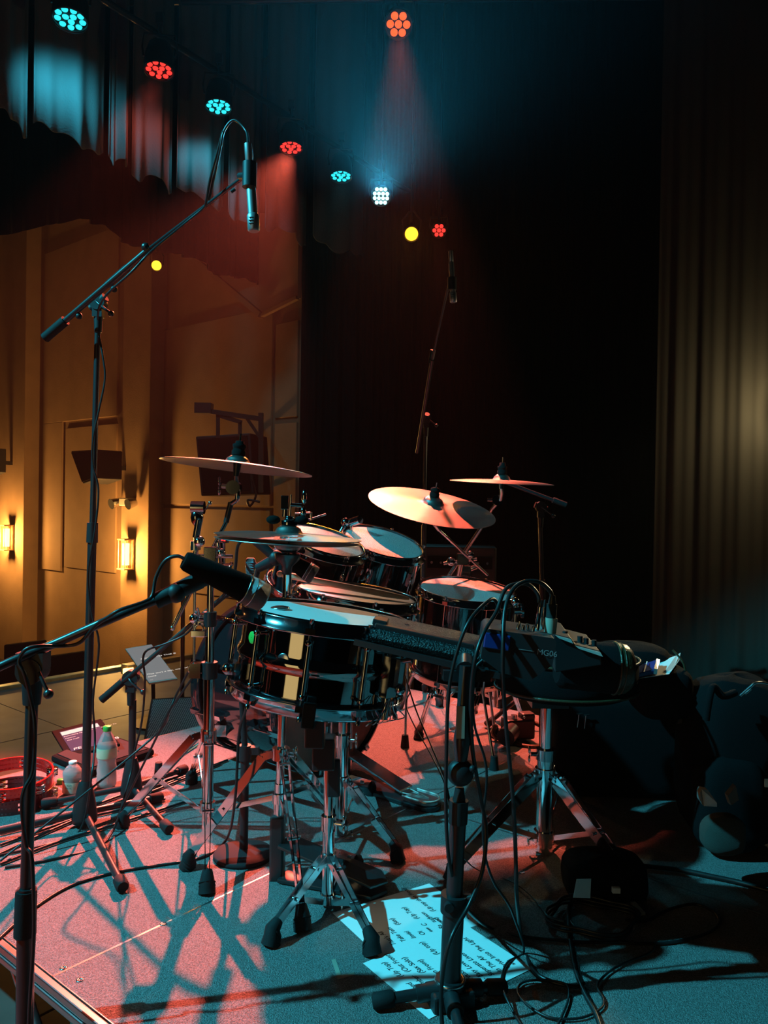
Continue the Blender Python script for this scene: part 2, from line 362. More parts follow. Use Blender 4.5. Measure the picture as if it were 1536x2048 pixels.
curtain('border_curtain', K(sa0, oB), K(sb0, oB), 0, 8.0, .05, 14, MT['velour'], 'far black border curtain whose scalloped hem crosses the tan wall', scallop=sc2, seg=360)
# first border: separate pleated legs, each lit by the par beside it
nC = .42
PL = [((-60, 62), 235, 'dark border drop at the top left corner, barely lit'), ((70, 215), 280, 'border drop lit bright cyan below the outermost par light'), ((222, 262), 320, 'narrow dark red border drop left of the first red par light'),
      ((268, 352), 362, 'wine-red border drop hanging under the first red par light'), ((358, 456), 400, 'border drop with cyan folds beside the pencil microphone'), ((462, 530), 440, 'black border drop behind the pencil microphone'),
      ((536, 622), 470, 'dim red border drop right of the pencil microphone'), ((632, 740), 500, 'dark border drop below the small dim cyan par light')]
for (ua, ub), vb, lb in PL:
    sa, sb = ks(ua, nC), ks(ub, nC); zb = ZA(K((sa+sb)/2, nC), vb)
    ob = curtain('border_drop', K(sa, nC), K(sb, nC), zb, 7.0, .035, 1.3, MT['border_cloth'], lb, scallop=lambda t, k=sa: .035*math.sin(t*7+k*5)+.02*math.sin(t*19+k), seg=60)
    ob['group'] = 'pleated border drops behind the batten'
# ================================================================== riser
rz = thing('stage_riser', 'carpeted drum riser of bolted square deck panels with metal edges', 'riser', S(S0, N1, ST))
RR2 = RR
for i in range(2):
    for j in range(5):
        c = S(S0+Q*(i+.5), N1-Q*(j+.5), 0)
        dp = M().box(c-V((0, 0, .012)), (Q-.0045, Q-.0045, .024), RR2).build('deck_panel', MT['carpet'], rz)
        rm = M()
        for (dx, dy, lx, ly) in ((-Q/2+.0015, 0, .0018, Q-.001), (Q/2-.0015, 0, .0018, Q-.001), (0, -Q/2+.0015, Q-.001, .0018), (0, Q/2-.0015, Q-.001, .0018)):
            rm.box(c+A2*dx+N2*dy-V((0, 0, .0165)), (lx, ly, .034), RR2)
        rm.build('metal_edge', MT['aluminium'], dp)
fr = M()
fr.box(S(S0-.010, N1-Q*2.5, -.009), (.016, Q*5+.03, .018), RR); fr.box(S(S0-.006, N1-Q*2.5, -.031), (.024, Q*5+.03, .016), RR)
fr.box(S(S0+Q, N1+.012, -.05), (Q*2+.03, .02, .09), RR); fr.box(S(S0+2*Q+.012, N1-Q*2.5, -.05), (.02, Q*5, .09), RR)
fr.build('side_rail', MT['aluminium'], rz, bevel=.003)
for i in range(3):
    for j in range(6):
        p = S(S0+.05+i*(Q-.05), N1-.05-j*(Q-.02), 0)
        M().cyl((p.x, p.y, ST), (p.x, p.y, -.026), .024, n=12).build('leg', MT['aluminium'], rz)
for j in range(5):
    M().cyl(S(S0+.05, N1-.10-j*Q, ST+.05), S(S0+.05, N1-.10-j*Q-.32, -.04), .014, n=10).build('brace', MT['aluminium'], rz)
    M().cyl(S(S0+.05, N1-.04-(j+1)*Q+.03, ST+.05), S(S0+.05, N1-.04-(j+1)*Q+.36, -.04), .014, n=10).build('brace', MT['aluminium'], rz)
for (u, v) in ((127, 1936), (160, 1960), (326, 1848), (1045, 1745)):
    p = G(u, v); bo = M(); bo.lathe([(.0075, 0), (.0075, .0012), (.004, .0014), (.0035, .0004), (.0002, .0003)], p, n=16); bo.build('bolt', MT['chrome_worn'], rz)
# two pieces of spike tape on the carpet
for q in ([(663, 1920), (671, 1918), (684, 1955), (676, 1960)], [(678, 1951), (708, 1945), (709, 1950), (680, 1958)]):
    tp = M(); tp.prism([G(u, v, .0006) for u, v in q], (0, 0, 1), .0006); o = tp.build('spike_tape', MT['kraft_tape'], rz, label='faded scrap of tape')

# ================================================================== stage lights
def par(name, c, aim, r, ledm, label, cat='stage light', leds=12, hot=False, group=None):
    c = V(c); d = (V(aim)-c).normalized(); L = .20*r/.1
    t = thing(name, label, cat, c, group)
    b = M(); b.lathe([(r*.55, -L), (r*.8, -L*.92), (r, -L*.55), (r*1.06, 0), (r*1.06, .012), (r*.98, .012), (r*.97, -.01)], c, d, 28); b.add([], []); b.lathe([(.001, -L), (r*.55, -L)], c, d, 28)
    b.build('can_body', MT['black_metal'], t)
    M().lathe([(r*.97, -.008), (.001, -.008)], c, d, 28).build('face_plate', MT['black_satin'], t)
    a = d.cross(V((0, 0, 1))).normalized(); e_ = a.cross(d)
    pos = [(0, 0)] if leds == 7 else []
    if leds == 7: pos += [(math.cos(k*math.pi/3)*.62, math.sin(k*math.pi/3)*.62) for k in range(6)]; lr = .28
    elif leds == 14:
        for row, nn_ in ((-.62, 3), (-.21, 4), (.21, 4), (.62, 3)): pos += [((k-(nn_-1)/2)*.42, row) for k in range(nn_)]
        lr = .19
    else:
        pos += [(math.cos(k*2*math.pi/3+.5)*.26, math.sin(k*2*math.pi/3+.5)*.26) for k in range(3)]
        pos += [(math.cos(k*2*math.pi/9)*.72, math.sin(k*2*math.pi/9)*.72) for k in range(9)]; lr = .20
    me = None
    for (x, y_) in pos:
        pc = c+a*x*r+e_*y_*r-d*.004
        if me is None:
            ob = M().lathe([(lr*r, 0), (lr*r*.9, lr*r*.35), (lr*r*.5, lr*r*.6), (.0005, lr*r*.68)], pc, d, 12).build('led_lens', ledm, t, loc=pc); me = ob
        else:
            ob = me.copy(); C.objects.link(ob); ob.parent = t; ob.location = pc-c
    yk = M(); up = V((0, 0, 1)); s_ = a
    hc = c-d*L*.5
    yk.tube([hc+s_*r*1.1, hc+s_*r*1.2+up*r*.6, hc+s_*r*1.1+up*r*1.6, hc-s_*r*1.1+up*r*1.6, hc-s_*r*1.2+up*r*.6, hc-s_*r*1.1], .008, 6)
    yk.cyl(hc+up*r*1.6, hc+up*(r*1.6+.08), .012, n=8); yk.box(hc+up*(r*1.6+.11), (.05, .05, .07)); yk.build('yoke', MT['black_metal'], t)
    return t, c, d
ZP = 4.0
par_pts = []
for (cn, (u, v), z, col, nl, r, aim, wts, deg, lb) in PARS:
    c = G(u, v, z); par_pts.append(c)
    t, c, d = par('par_light', c, c+V((.02, -.16, -1)), r, MT['led_cyan' if cn == 'cyan' else 'led_red'], lb, group='par lights along the upper left batten')
    spot('par_beam', c+d*.06, aim, col, wts, deg, .5)
# the batten they hang from
bd = (par_pts[-1]-par_pts[0]).normalized(); q0 = par_pts[0]-bd*3.5; q1 = par_pts[-1]+bd*2.0
tb = thing('lighting_batten', 'black pipe batten that carries the row of par lights', 'batten', q0)
M().cyl(q0+V((0, .12, .30)), q1+V((0, .12, .30)), .024, n=12).build('pipe', MT['black_metal'], tb)
for kx in (.1, .45, .8):
    pp = q0.lerp(q1, kx)+V((0, .12, .30)); M().cyl(pp, pp+V((0, 0, 3.4)), .004, n=6).build('hanging_wire', MT['black_metal'], tb)
# dazzling cyan light facing the camera, the red one high up, amber ones, far red one
cH = P(762, 392, 6.0)
t, c, d = par('par_light', cH, (0, .4, .9), .075, MT['led_hot'], 'dazzling cyan par light facing straight at the viewer', leds=14)
spot('hot_par_beam', c+d*.05, (.0, 0, 1.9), (.04, .60, 1), 8000, 18, 1)
cT = P(797, 49, 5.2)
t, c, d = par('par_light', cT, (.2, 1.0, .2), .088, MT['led_orange'], 'orange-red par light with seven lenses, top centre of the picture', leds=7)
spot('top_red_beam', c+d*.05, (.16, 3.15, 0), (1, .14, .08), 4200, 23, .25)
cR = P(878, 461, 6.6)
t, c, d = par('par_light', cR, (.2, 1.2, .2), .062, MT['led_red'], 'small red par light right of the amber spot', leds=7)
spot('far_red_beam', c+d*.05, (.3, 3.3, 0), RD, 500, 14, .5)
def amber(c, aim, r, label, wts):
    c = V(c); d = (V(aim)-c).normalized(); t = thing('spotlight', label, 'stage light', c)
    b = M(); b.lathe([(r*.7, -.28), (r*.9, -.25), (r*1.15, -.08), (r*1.2, .03), (r*1.12, .03), (r*1.1, -.03)], c, d, 24); b.lathe([(.001, -.28), (r*.7, -.28)], c, d, 24); b.build('can_body', MT['black_metal'], t)
    M().lathe([(r, -.01), (r*.7, .012), (r*.3, .02), (.001, .022)], c, d, 24).build('lens', MT['lamp_amber'], t)
    yk = M(); a = d.cross(V((0, 0, 1))).normalized(); hc = c-d*.13; up = V((0, 0, 1))
    yk.tube([hc+a*r*1.3, hc+a*r*1.4+up*.1, hc+up*.17+a*.02, hc+up*.17-a*.02, hc-a*r*1.4+up*.1, hc-a*r*1.3], .007, 6); yk.cyl(hc+up*.17, hc+up*.55, .012, n=8); yk.build('yoke', MT['black_metal'], t)
    spot('amber_beam', c+d*.05, aim, AM, wts, 30, .6); return t
amber(P(823, 468, 6.2), (0, .8, .8), .052, 'amber spotlight hanging left of the small red par light', 120)
amber(P(313, 531, 8.2), (-.4, .8, .8), .05, 'amber spotlight hanging in front of the tan wall', 60)
_c = P(313, 531, 8.2); M().cyl(_c+V((0, 0, .5)), _c+V((0, 0, 4.2)), .012, n=8).build('hanging_pipe', MT['black_metal'], bpy.data.objects['spotlight.001'])
# a second batten (seen edge on, dark) carries these
bt = thing('lighting_batten', 'black pipe batten above the dazzling cyan light', 'batten', V((-1.5, 6.15, 5.2)))
M().cyl(V((-4.5, 6.4, 4.95)), V((2.5, 6.1, 4.95)), .024, n=12).build('pipe', MT['black_metal'], bt)
M().cyl(V((-1.5, 6.25, 4.95)), V((-1.5, 6.25, 7.6)), .004, n=6).build('hanging_wire', MT['black_metal'], bt)
M().cyl(V((1.5, 6.12, 4.95)), V((1.5, 6.12, 7.6)), .004, n=6).build('hanging_wire', MT['black_metal'], bt)
for nm_, cc_ in (('h', cH), ('t', cT), ('r', cR), ('a', P(823, 468, 6.2))):
    M().cyl(cc_+V((0, 0, .09)), V((cc_.x, cc_.y, 4.95)), .008, n=8).build('drop_rod', MT['black_metal'], bt)
    M().cyl(V((cc_.x, cc_.y, 4.95)), V((cc_.x, 6.25, 4.95)), .012, n=8).build('outrigger', MT['black_metal'], bt)
# lamps out of the picture: next cyan pars on the same batten, the white work light at the right, warm wing light behind
point('wall_fill', V((-5.2, 8.2, 4.6)), (1, .40, .10), 16, .3)  # two unseen warm fills, added to brighten the hall wall
point('wall_fill', V((-9.5, 11.5, 4.8)), (1, .42, .10), 16, .3)
KEY = V((-3.6, .7, 4.0))
spot('cyan_key', KEY, (.35, 1.95, 0), CY, 2100, 42, .35, .04)
spot('cyan_border', par_pts[0]+V((0, .0, -.10)), K(ks(135, nC), nC, 3.55), CY, 48, 110, 1, .05)
spot('cyan_border', par_pts[2]+V((0, 0, -.10)), K(ks(418, nC), nC, 3.45), CY, 24, 100, .8, .05)
spot('red_border', par_pts[1]+V((0, 0, -.10)), K(ks(315, nC), nC, 3.5), RD, 14, 100, .8, .05)
wl_ = P(1578, 815, 4.0)
wk = thing('work_light', 'bright warm work light just past the right edge', 'work light', wl_)
M().lathe([(.09, .02), (.085, -.05), (.05, -.12), (.001, -.13)], wl_, (-.7, -.4, 0), 24).build('housing', MT['black_metal'], wk)
M().lathe([(.08, .0), (.001, .0)], wl_, (-.7, -.4, 0), 24).build('lamp_glass', MT['warm_lamp'], wk)
M().cyl(wl_+V((.03, .03, -.1)), (wl_.x+.05, wl_.y+.05, ST), .02, n=10).build('stand_pole', MT['black_metal'], wk)
point('work_lamp', wl_+V((-.10, -.06, 0)), (1, .78, .38), 15, .04)
spot('work_lamp_beam', wl_+V((-.12, -.12, 0)), P(1200, 1320, 1.8), (1, .78, .42), 90, 26, .6, .05)
# warm light strip in the wing behind the viewer (it mirrors in the snare shell)
al = bpy.data.lights.new('wing_light', 'AREA'); al.shape = 'RECTANGLE'; al.size = 1.0; al.size_y = 1.7; al.color = (1, .70, .26); al.energy = 5
ao = bpy.data.objects.new('wing_light', al); C.objects.link(ao); ao.location = (-1.75, -.95, .72)
ao.rotation_euler = (V((-.1, 1.7, .6))-ao.location).to_track_quat('-Z', 'Y').to_euler()

# ================================================================== drums
def frame(n):
    n = V(n).normalized(); a = V((1, 0, 0)); a = (a-n*a.dot(n)).normalized(); return a, n.cross(a), n
def hoop(c, n, R, name, root, up=1, m='chrome'):
    pr = [(R-.002, .007), (R+.003, .009), (R+.006, .004), (R+.006, -.014), (R+.015, -.017), (R+.015, -.0205), (R+.002, -.020), (R+.001, .003), (R-.002, .007)]
    return M().lathe([(r, z*up) for r, z in pr], c, n, 64).build(name, MT[m], root)
def drum(name, label, cat, top, n, R, depth, nl, shell='black_lacquer', head='drumhead', tube=False, bead=False, hm='chrome', ph=.2, group=None, badge=True):
    top = V(top); a, b, n = frame(n); bot = top-n*depth
    r = thing(name, label, cat, bot, group)
    if bead:
        pr = [(R-.006, -depth+.006), (R-.004, -depth+.012), (R-.004, -depth+.014), (R-.004, -depth/2-.019), (R-.004, -depth/2-.016), (R-.001, -depth/2-.010), (R+.002, -depth/2-.003), (R+.002, -depth/2+.003), (R-.001, -depth/2+.010), (R-.004, -depth/2+.016), (R-.004, -depth/2+.019), (R-.004, -.014), (R-.004, -.012), (R-.006, -.006)]
    else: pr = [(R-.006, -depth+.006), (R-.004, -depth+.012), (R-.004, -depth+.015), (R-.004, -.015), (R-.004, -.012), (R-.006, -.006)]
    M().lathe(pr, top, n, 72).build('shell', MT[shell], r)
    M().lathe([(R-.0015, -.008), (R-.003, .0), (R-.012, .0015), (.001, .0015)], top, n, 64).build('batter_head', MT[head], r)
    M().lathe([(R-.002, .006), (R-.006, 0), (.001, 0)], bot, n, 48).build('bottom_head', MT[head], r)
    hoop(top, n, R, 'hoop', r, 1, hm); hoop(bot, n, R, 'hoop', r, -1, hm)
    for k in range(nl):
        t = 2*math.pi*(k+ph)/nl; d = a*math.cos(t)+b*math.sin(t); q = top+d*(R+.012)
        m = M()
        if tube:
            m.cyl(q-n*.035, q-n*(depth-.035), .0055, n=10)
            for z in (.036, depth-.036): m.cyl(q-n*z-d*.016, q-n*z+d*.001, .004, n=8); m.ball(q-n*z, .0078, 8)
        else:
            L = min(.03, depth/4)
            for z in (depth*.35,) if depth > .16 else (depth/2,):
                m.box(q-n*z-d*.006, (.016, .014, L*1.6), Matrix((d.cross(n), d, n)).transposed()); m.ball(q-n*z, .009, 8, (1, 1, 2.0), Matrix((d.cross(n), d, n)).transposed())
        lug = m.build('lug', MT[hm], r)
        rod = M(); rod.tube([q+n*.012, q+n*.002, q+n*.0019, q-n*(depth+.0019), q-n*(depth+.002), q-n*(depth+.012)], [.005, .005, .0028, .0028, .005, .005], 8)
        for z in (-.012, -(depth-.012)): rod.box(q+n*z-d*.002, (.02, .014, .012), Matrix((d.cross(n), d, n)).transposed())
        rod.build('tension_rod', MT[hm], lug)
    if badge:
        d = (a*-.35-b*.93).normalized(); M().lathe([(.014, 0), (.012, .001), (.001, .001)], top+d*(R-.0035)-n*depth*.45, d, 24).build('badge', MT['chrome_worn'], r)
    return r, a, b, n, bot
# --- front snare (black mirror shell)
snT = P(651, 1229, 1.74); snN = (.115, .02, .993)
sn, a, b, n, snB = drum('snare_drum', 'large black mirror-finish snare drum on its own stand, nearest drum', 'snare drum', snT, snN, .182, .180, 10, 'black_nickel', tube=True, bead=True, hm='gunmetal', ph=.39)
# strainer (right) with lever and snare wires strap, butt plate (left front)
d = (a*.80-b*.60).normalized(); q = snT+d*.195-n*.095; MM = Matrix((n.cross(d), d, n)).transposed()
m = M(); m.box(q, (.034, .02, .085), MM); m.box(q+d*.018+n*.01, (.014, .02, .06), MM); m.cyl(q+d*.02+n*.035, q+d*.05+n*.045, .005, n=8); m.ball(q+d*.03-n*.02, .012, 10)
m.cyl(q-n*.045, q-n*.09, .008, n=10); o = m.build('strainer', MT['gunmetal'], sn)
wi = M()
for k in range(6):
    x = n.cross(d)*(k-2.5)*.012; wi.tube(smooth([q-n*.05+x*.5+d*.01, q-n*.072+x*1.5+d*(.018-.004*k), q-n*.092+x*2.2+d*.006, q-n*.10+x*1.4-d*.01]), .0013, 6)
wi.build('snare_cord', MT['gunmetal'], o)
d = (-a*.9-b*.42).normalized(); q = snT+d*.192-n*.13; MM = Matrix((n.cross(d), d, n)).transposed()
m = M(); m.box(q, (.05, .016, .034), MM); m.ball(q+d*.012, .013, 10); m.build('butt_plate', MT['gunmetal'], sn)
d = (-a*.76-b*.65).normalized(); M().lathe([(.013, 0), (.011, .0015), (.001, .0015)], snT+d*.182-n*.052, d, 20).build('air_vent_badge', MT['green_cap'], sn, label='small green-gold vent badge')
# small clip-on damper on the head left, folded strap at right rim
dm = thing('drum_damper', 'small clear gel pad lying on the front snare head near its left rim', 'gel pad', P(548, 1222, 1.72)); M().ball(snT-a*.100-b*.02+n*.004, .022, 12, (1, 1, .22)).build('gel_pad', MT['chrome_worn'], dm)
ORG[dm.name] = dm.location.copy()
# --- stands for snares
def leg_set(root, hub, col, feet, w=.020, foot='rubber', m='chrome', col2=None, gap=.009, th=.0022):
    """double flat-bar legs hub->foot with a brace to the lower collar"""
    for i, f in enumerate(feet):
        f = V(f); h = V(hub); dirh = (f-h); dirh.z = 0; dirh.normalize(); side = dirh.cross(V((0, 0, 1)))
        top = h+dirh*.018; kn = top+dirh*.03+V((0, 0, -.012)); end = V((f.x, f.y, .035))
        lg = M()
        for s_ in (-1, 1):
            lg.bar(top+side*gap*s_, kn+side*gap*s_, .018, th, side); lg.bar(kn+side*gap*s_, end+side*gap*.5*s_, w, th, side)
        lg.cyl(kn-side*gap*1.3, kn+side*gap*1.3, .004, n=8)
        L = lg.build('leg', MT[m], root)
        mid = kn.lerp(end, .52); bm = M(); c0 = V(col)+dirh*.018
        bm.bar(c0, mid, .013, .003, side); bm.cyl(mid-side*gap*1.4, mid+side*gap*1.4, .0045, n=8); bm.build('brace', MT[m], L)
        dr = (end-kn).normalized(); rf = M(); pts = []
        rf.tube([end-dr*.02, end, V((f.x, f.y, .018)), V((f.x, f.y, .001))+dirh*.008], [.012, .017, .020, .021], 10)
        for z in (.3, .55, .8): rf.torus(end.lerp(V((f.x, f.y, .001)), z), dr, .019, .0022, 14, 5)
        rf.build('rubber_foot', MT['rubber'], L)
def collar(root, c, r, h=.03, m='chrome', wing=None, name='collar'):
    k = M(); k.cyl(V(c)-V((0, 0, h/2)), V(c)+V((0, 0, h/2)), r, n=20)
    if wing is not None:
        wd = V(wing).normalized(); k.cyl(V(c), V(c)+wd*(r+.016), .006, n=10); t_ = V(c)+wd*(r+.02)
        k.ball(t_+V((0, 0, .012)), .009, 8, (.4, 1, 1.3)); k.ball(t_-V((0, 0, .012)), .009, 8, (.4, 1, 1.3))
    return k.build(name, MT[m], root)
gb = G(655, 1812); gb.z = 0
ss = thing('snare_stand', 'chrome tripod stand with black tilter under the front snare drum', 'drum stand', gb)
pt = P(650, 1560, gb.y); pt = V((gb.x, gb.y, pt.z))
p_in = lambda v: up_to(gb, v)
M().cyl(V((gb.x, gb.y, .012)), p_in(1640), .0145, n=20).build('lower_tube', MT['chrome'], ss)
M().cyl(p_in(1655), p_in(1530)+V((-.004, 0, 0)), .011, n=18).build('upper_tube', MT['chrome'], ss)
collar(ss, p_in(1645), .018, .035, wing=(1, -.3, 0)); collar(ss, p_in(1715), .019, .022, 'chrome_worn'); collar(ss, p_in(1795), .019, .022, 'chrome', wing=(1, -.5, 0))
leg_set(ss, p_in(1712), p_in(1798), [G(545, 1888), G(742, 1906), G(712, 1745)], m='chrome_worn')
ht = p_in(1530); hk = snB+V((-.01, 0, -.055))
m = M(); m.box(ht.lerp(hk, .3), (.052, .05, .075)); m.box(ht.lerp(hk, .75), (.044, .044, .07)); m.cyl(ht+V((-.03, -.02, .01)), ht+V((-.03, .02, .01)), .012, n=12); m.box(ht+V((.012, -.03, -.02)), (.03, .012, .09))
m.build('tilter', MT['black_metal'], ss, bevel=.004)
m = M(); m.cyl(hk-V((0, 0, .02)), snB-n*.012, .010, n=12); m.build('basket_post', MT['chrome'], ss)
for k in range(3):
    t = 2*math.pi*k/3+.55; d = a*math.cos(t)+b*math.sin(t)
    m = M(); m.bar(hk+d*.015, snB+d*.155-n*.03, .020, .005, n); m.bar(snB+d*.155-n*.03, snB+d*.205-n*.012, .02, .005, n); arm = m.build('basket_arm', MT['chrome_worn'], ss)
    m = M(); m.box(snB+d*.209+n*.006, (.026, .014, .05), Matrix((n.cross(d), d, n)).transposed()); m.build('rubber_grip', MT['rubber'], arm, bevel=.003)
# --- playing snare behind it
s2T = P(713, 1188, 2.30)
s2, a2, b2, n2, s2B = drum('snare_drum', 'black snare drum with a stick on it, right behind the front snare', 'snare drum', s2T, (.13, -.035, .99), .178, .14, 8, 'black_lacquer', ph=.4)
g2 = G(682, 1668); s2s = thing('snare_stand', 'chrome tripod stand under the second snare drum, behind the front one', 'drum stand', g2)
pi2 = lambda v: up_to(g2, v)
M().cyl(V((g2.x, g2.y, .05)), pi2(1470), .0175, n=20).build('lower_tube', MT['chrome'], s2s)
hk2 = s2B+V((-.0, 0, -.05)); M().cyl(pi2(1480), V((g2.x, g2.y, hk2.z)), .0125, n=18).build('upper_tube', MT['chrome'], s2s)
collar(s2s, pi2(1480), .024, .035, 'chrome', wing=(1, -.4, .1)); collar(s2s, pi2(1560), .023, .025); collar(s2s, pi2(1655), .023, .03, 'chrome', wing=(.8, -.6, 0))
leg_set(s2s, pi2(1560), pi2(1655), [G(793, 1722), G(560, 1600), G(740, 1590)], w=.024, gap=.011)
for k in range(3):
    t = 2*math.pi*k/3+.3; d = a2*math.cos(t)+b2*math.sin(t); m = M(); hh = V((g2.x, g2.y, hk2.z)); m.bar(hh+d*.01, s2B+d*.15-n2*.03, .02, .005, n2); m.bar(s2B+d*.15-n2*.03, s2B+d*.2-n2*.01, .02, .005, n2); m.box(s2B+d*.204+n2*.006, (.02, .012, .04)); m.build('basket_arm', MT['chrome_worn'], s2s)
# stick lying across it
p0 = s2T-a2*.225-b2*.03+n2*.030; p1 = s2T+a2*.155-b2*.02+n2*.012
sk = thing('drumstick', 'thick wooden drumstick lying across the second snare drum', 'drumstick', p0)
m = M(); dd = (p1-p0); m.tube([p0, p0+dd*.01, p0+dd*.03, p0+dd*.8, p0+dd*.97, p1], [.004, .008, .0095, .0095, .006, .004], 12); m.build('shaft', MT['stick_wood'], sk)
M().ball(p0-dd.normalized()*.004, .0095, 12, (1, 1, 1)).build('tip', MT['stick_wood'], sk)
# --- rack toms
t1, *_r1 = drum('rack_tom', 'smaller black rack tom with glittering head, behind the hi-hat', 'tom drum', P(648, 1082, 2.62), (.29, -.22, .93), .140, .19, 6, head='tom_head', ph=.1, group='rack toms')
t2, *_r2 = drum('rack_tom', 'larger black rack tom with half-lit head, beside the ride cymbal', 'tom drum', P(766, 1085, 2.86), (.24, -.27, .93), .152, .22, 6, head='tom_head', ph=.3, group='rack toms')
# --- floor tom
fT = P(934, 1180, 3.05)
ft, a3, b3, n3, fB = drum('floor_tom', 'black floor tom with orange-lit head on three chrome legs', 'tom drum', fT, (.07, -.15, .985), .187, .34, 8, head='tom_head', ph=.35)
for k in range(3):
    t = 2*math.pi*k/3+.9; d = a3*math.cos(t)+b3*math.sin(t); q = fT+d*.205
    m = M(); g = V((q.x+d.x*.03, q.y+d.y*.03, .02)); m.tube([q-n3*.12, q-n3*.34, g], .0055, 8); lg = m.build('leg', MT['chrome'], ft); m = M(); m.cyl(g+V((0, 0, .03)), (g.x, g.y, .001), .013, .018, 12); m.build('rubber_foot', MT['rubber'], lg)
    m = M(); m.box(q-n3*.17, (.03, .03, .05)); m.cyl(q-n3*.17, q-n3*.17+d*.03, .006, n=8); m.build('leg_bracket', MT['chrome'], ft, bevel=.004)
# --- bass drum
ax = -N2; heel = G(862, 1618)
bc = heel-ax*.42; R_ = .279; bc.z = R_+.02
depth = .44; far = bc-ax*depth
bd_ = thing('bass_drum', 'large black bass drum standing on its side under the toms', 'bass drum', V((bc.x, bc.y, 0)))
M().lathe([(R_-.01, -depth+.03), (R_-.0095, -depth/2), (R_-.01, -.03)], bc, ax, 72).build('shell', MT['black_lacquer'], bd_)
M().lathe([(R_-.006, -.028), (R_-.014, -.008), (.001, -.006)], bc, ax, 64).build('batter_head', MT['bass_head'], bd_)
M().lathe([(R_-.006, -depth+.028), (R_-.014, -depth+.008), (.001, -depth+.006)], bc, ax, 64).build('front_head', MT['bass_head'], bd_)
for z in (-.02, -depth+.02): M().lathe([(R_-.004, z-.022), (R_+.006, z-.022), (R_+.007, z+.022), (R_-.004, z+.022), (R_-.006, z), (R_-.004, z-.022)], bc, ax, 72).build('wooden_hoop', MT['black_lacquer'], bd_)
ea, eb, en = ax.cross(V((0, 0, 1))).normalized(), V((0, 0, 1)), ax
for k in range(10):
    t = 2*math.pi*(k+.5)/10; d = ea*math.cos(t)+eb*math.sin(t)
    for (z, s_) in ((-.02, 1), (-depth+.02, -1)):
        q = bc+en*z+d*(R_+.012); m = M(); m.bar(q+en*s_*.030, q-en*s_*.02, .018, .005, d); m.bar(q+en*s_*.028, q+en*s_*.030-d*.022, .016, .004, en); m.cyl(q, q-en*s_*.09, .0035, n=6); cl = m.build('claw_hook', MT['chrome'], bd_)
        m = M(); m.box(q-en*s_*.11-d*.008, (.016, .05, .02), Matrix((d.cross(en), en, d)).transposed()); m.build('lug', MT['chrome'], cl)
for s_ in (-1, 1):
    d = (ea*s_*.86-eb*.5).normalized(); q = far+en*.12+d*(R_); g = q+(ea*s_*.16-en*.14); g.z = .02
    m = M(); m.cyl(q, g, .0065, n=10); m.box(q, (.04, .04, .04)); lg = m.build('spur', MT['chrome'], bd_); M().cyl(g+V((0, 0, .03)), (g.x, g.y, 0.001), .012, .016, 10).build('rubber_foot', MT['rubber'], lg)
# tom mount on top of the bass drum
mt = thing('tom_mount', 'chrome double tom mount rising behind the rack toms', 'drum mount', bc-ax*.26+V((0, 0, R_)))
q = bc-ax*.26+V((0, 0, R_-.004)); tp = P(702, 1045, 2.9)
m = M(); m.box(q+V((0, 0, .01)), (.06, .06, .03)); m.cyl(q, V((q.x, q.y, tp.z-.1)), .0125, n=14); m.tube([V((q.x, q.y, tp.z-.1)), V((tp.x, tp.y, tp.z-.03)), tp+V((.0, 0, .01))], .011, 12); m.build('post', MT['chrome'], mt)
m = M(); m.ball(tp-V((.02, 0, 0)), .018, 12); m.cyl(tp, tp+V((.035, -.03, .012)), .016, .016, 16); m.cyl(tp+V((-.03, 0, -.02)), tp+V((-.07, -.02, -.10)), .008, n=8); m.cyl(tp+V((.0, 0, -.04)), P(690, 1110, 2.75), .009, n=8); m.build('ball_clamp', MT['chrome'], mt)
m = M(); m.tube([tp+V((-.09, -.05, .03)), tp+V((-.16, -.08, .005))], .004, 6); m.cyl(P(620, 1025, 2.7), P(590, 1027, 2.7), .003, n=6); m.cyl(P(622, 1024, 2.7), P(623, 1040, 2.7), .004, n=6); m.build('drum_key_arm', MT['chrome_worn'], mt)
# --- bass pedal
pd = thing('bass_drum_pedal', 'chrome and black bass drum pedal with rounded white-edged heel plate', 'drum pedal', heel)
up = V((0, 0, 1)); sd_ = ax.cross(up).normalized()
def fp(x, y, z=0): return heel-ax*x+sd_*y+up*z
bp_ = M(); pol = [fp(.40, -.045, 0), fp(.06, -.05, 0), fp(.0, -.045, 0)]+[fp(-.035*math.cos(k*math.pi/10), .0-.045*math.cos(math.pi*k/10) if 0 else -.045+.009*k, 0)-0*ax+ax*0 for k in range(0)]
arc = [fp(.02-.05*math.sin(math.pi*k/10), -.046*math.cos(math.pi*k/10), .002) for k in range(11)]
bp_.prism([fp(.42, .040, .002), fp(.42, -.040, .002)]+arc, up, .014); bp_.build('base_plate', MT['black_metal'], pd, bevel=.003)
hp = M(); hp.prism([fp(.085, .040, .017), fp(.085, -.040, .017)]+[p+up*.015 for p in [fp(.022-.046*math.sin(math.pi*k/10), -.041*math.cos(math.pi*k/10), .002) for k in range(11)]], up, .014); h_ = hp.build('heel_plate', MT['chrome_worn'], pd, bevel=.003)
rim = M(); rim.tube([fp(.085, -.040, .033)]+[fp(.022-.046*math.sin(math.pi*k/10), -.041*math.cos(math.pi*k/10), .033) for k in range(11)]+[fp(.085, .040, .033)], .0025, 6); rim.tube([fp(.10, -.022, .033), fp(.01, 0, .033), fp(.10, .022, .033)], .0016, 6); rim.build('white_edge_line', MT['label_white'], h_)
fb_ = M(); fb_.prism([fp(.10, .034, .034), fp(.10, -.034, .034), fp(.355, -.030, .105), fp(.355, .030, .105)], up, .008); fb_.build('footboard', MT['chrome_worn'], pd, bevel=.002)
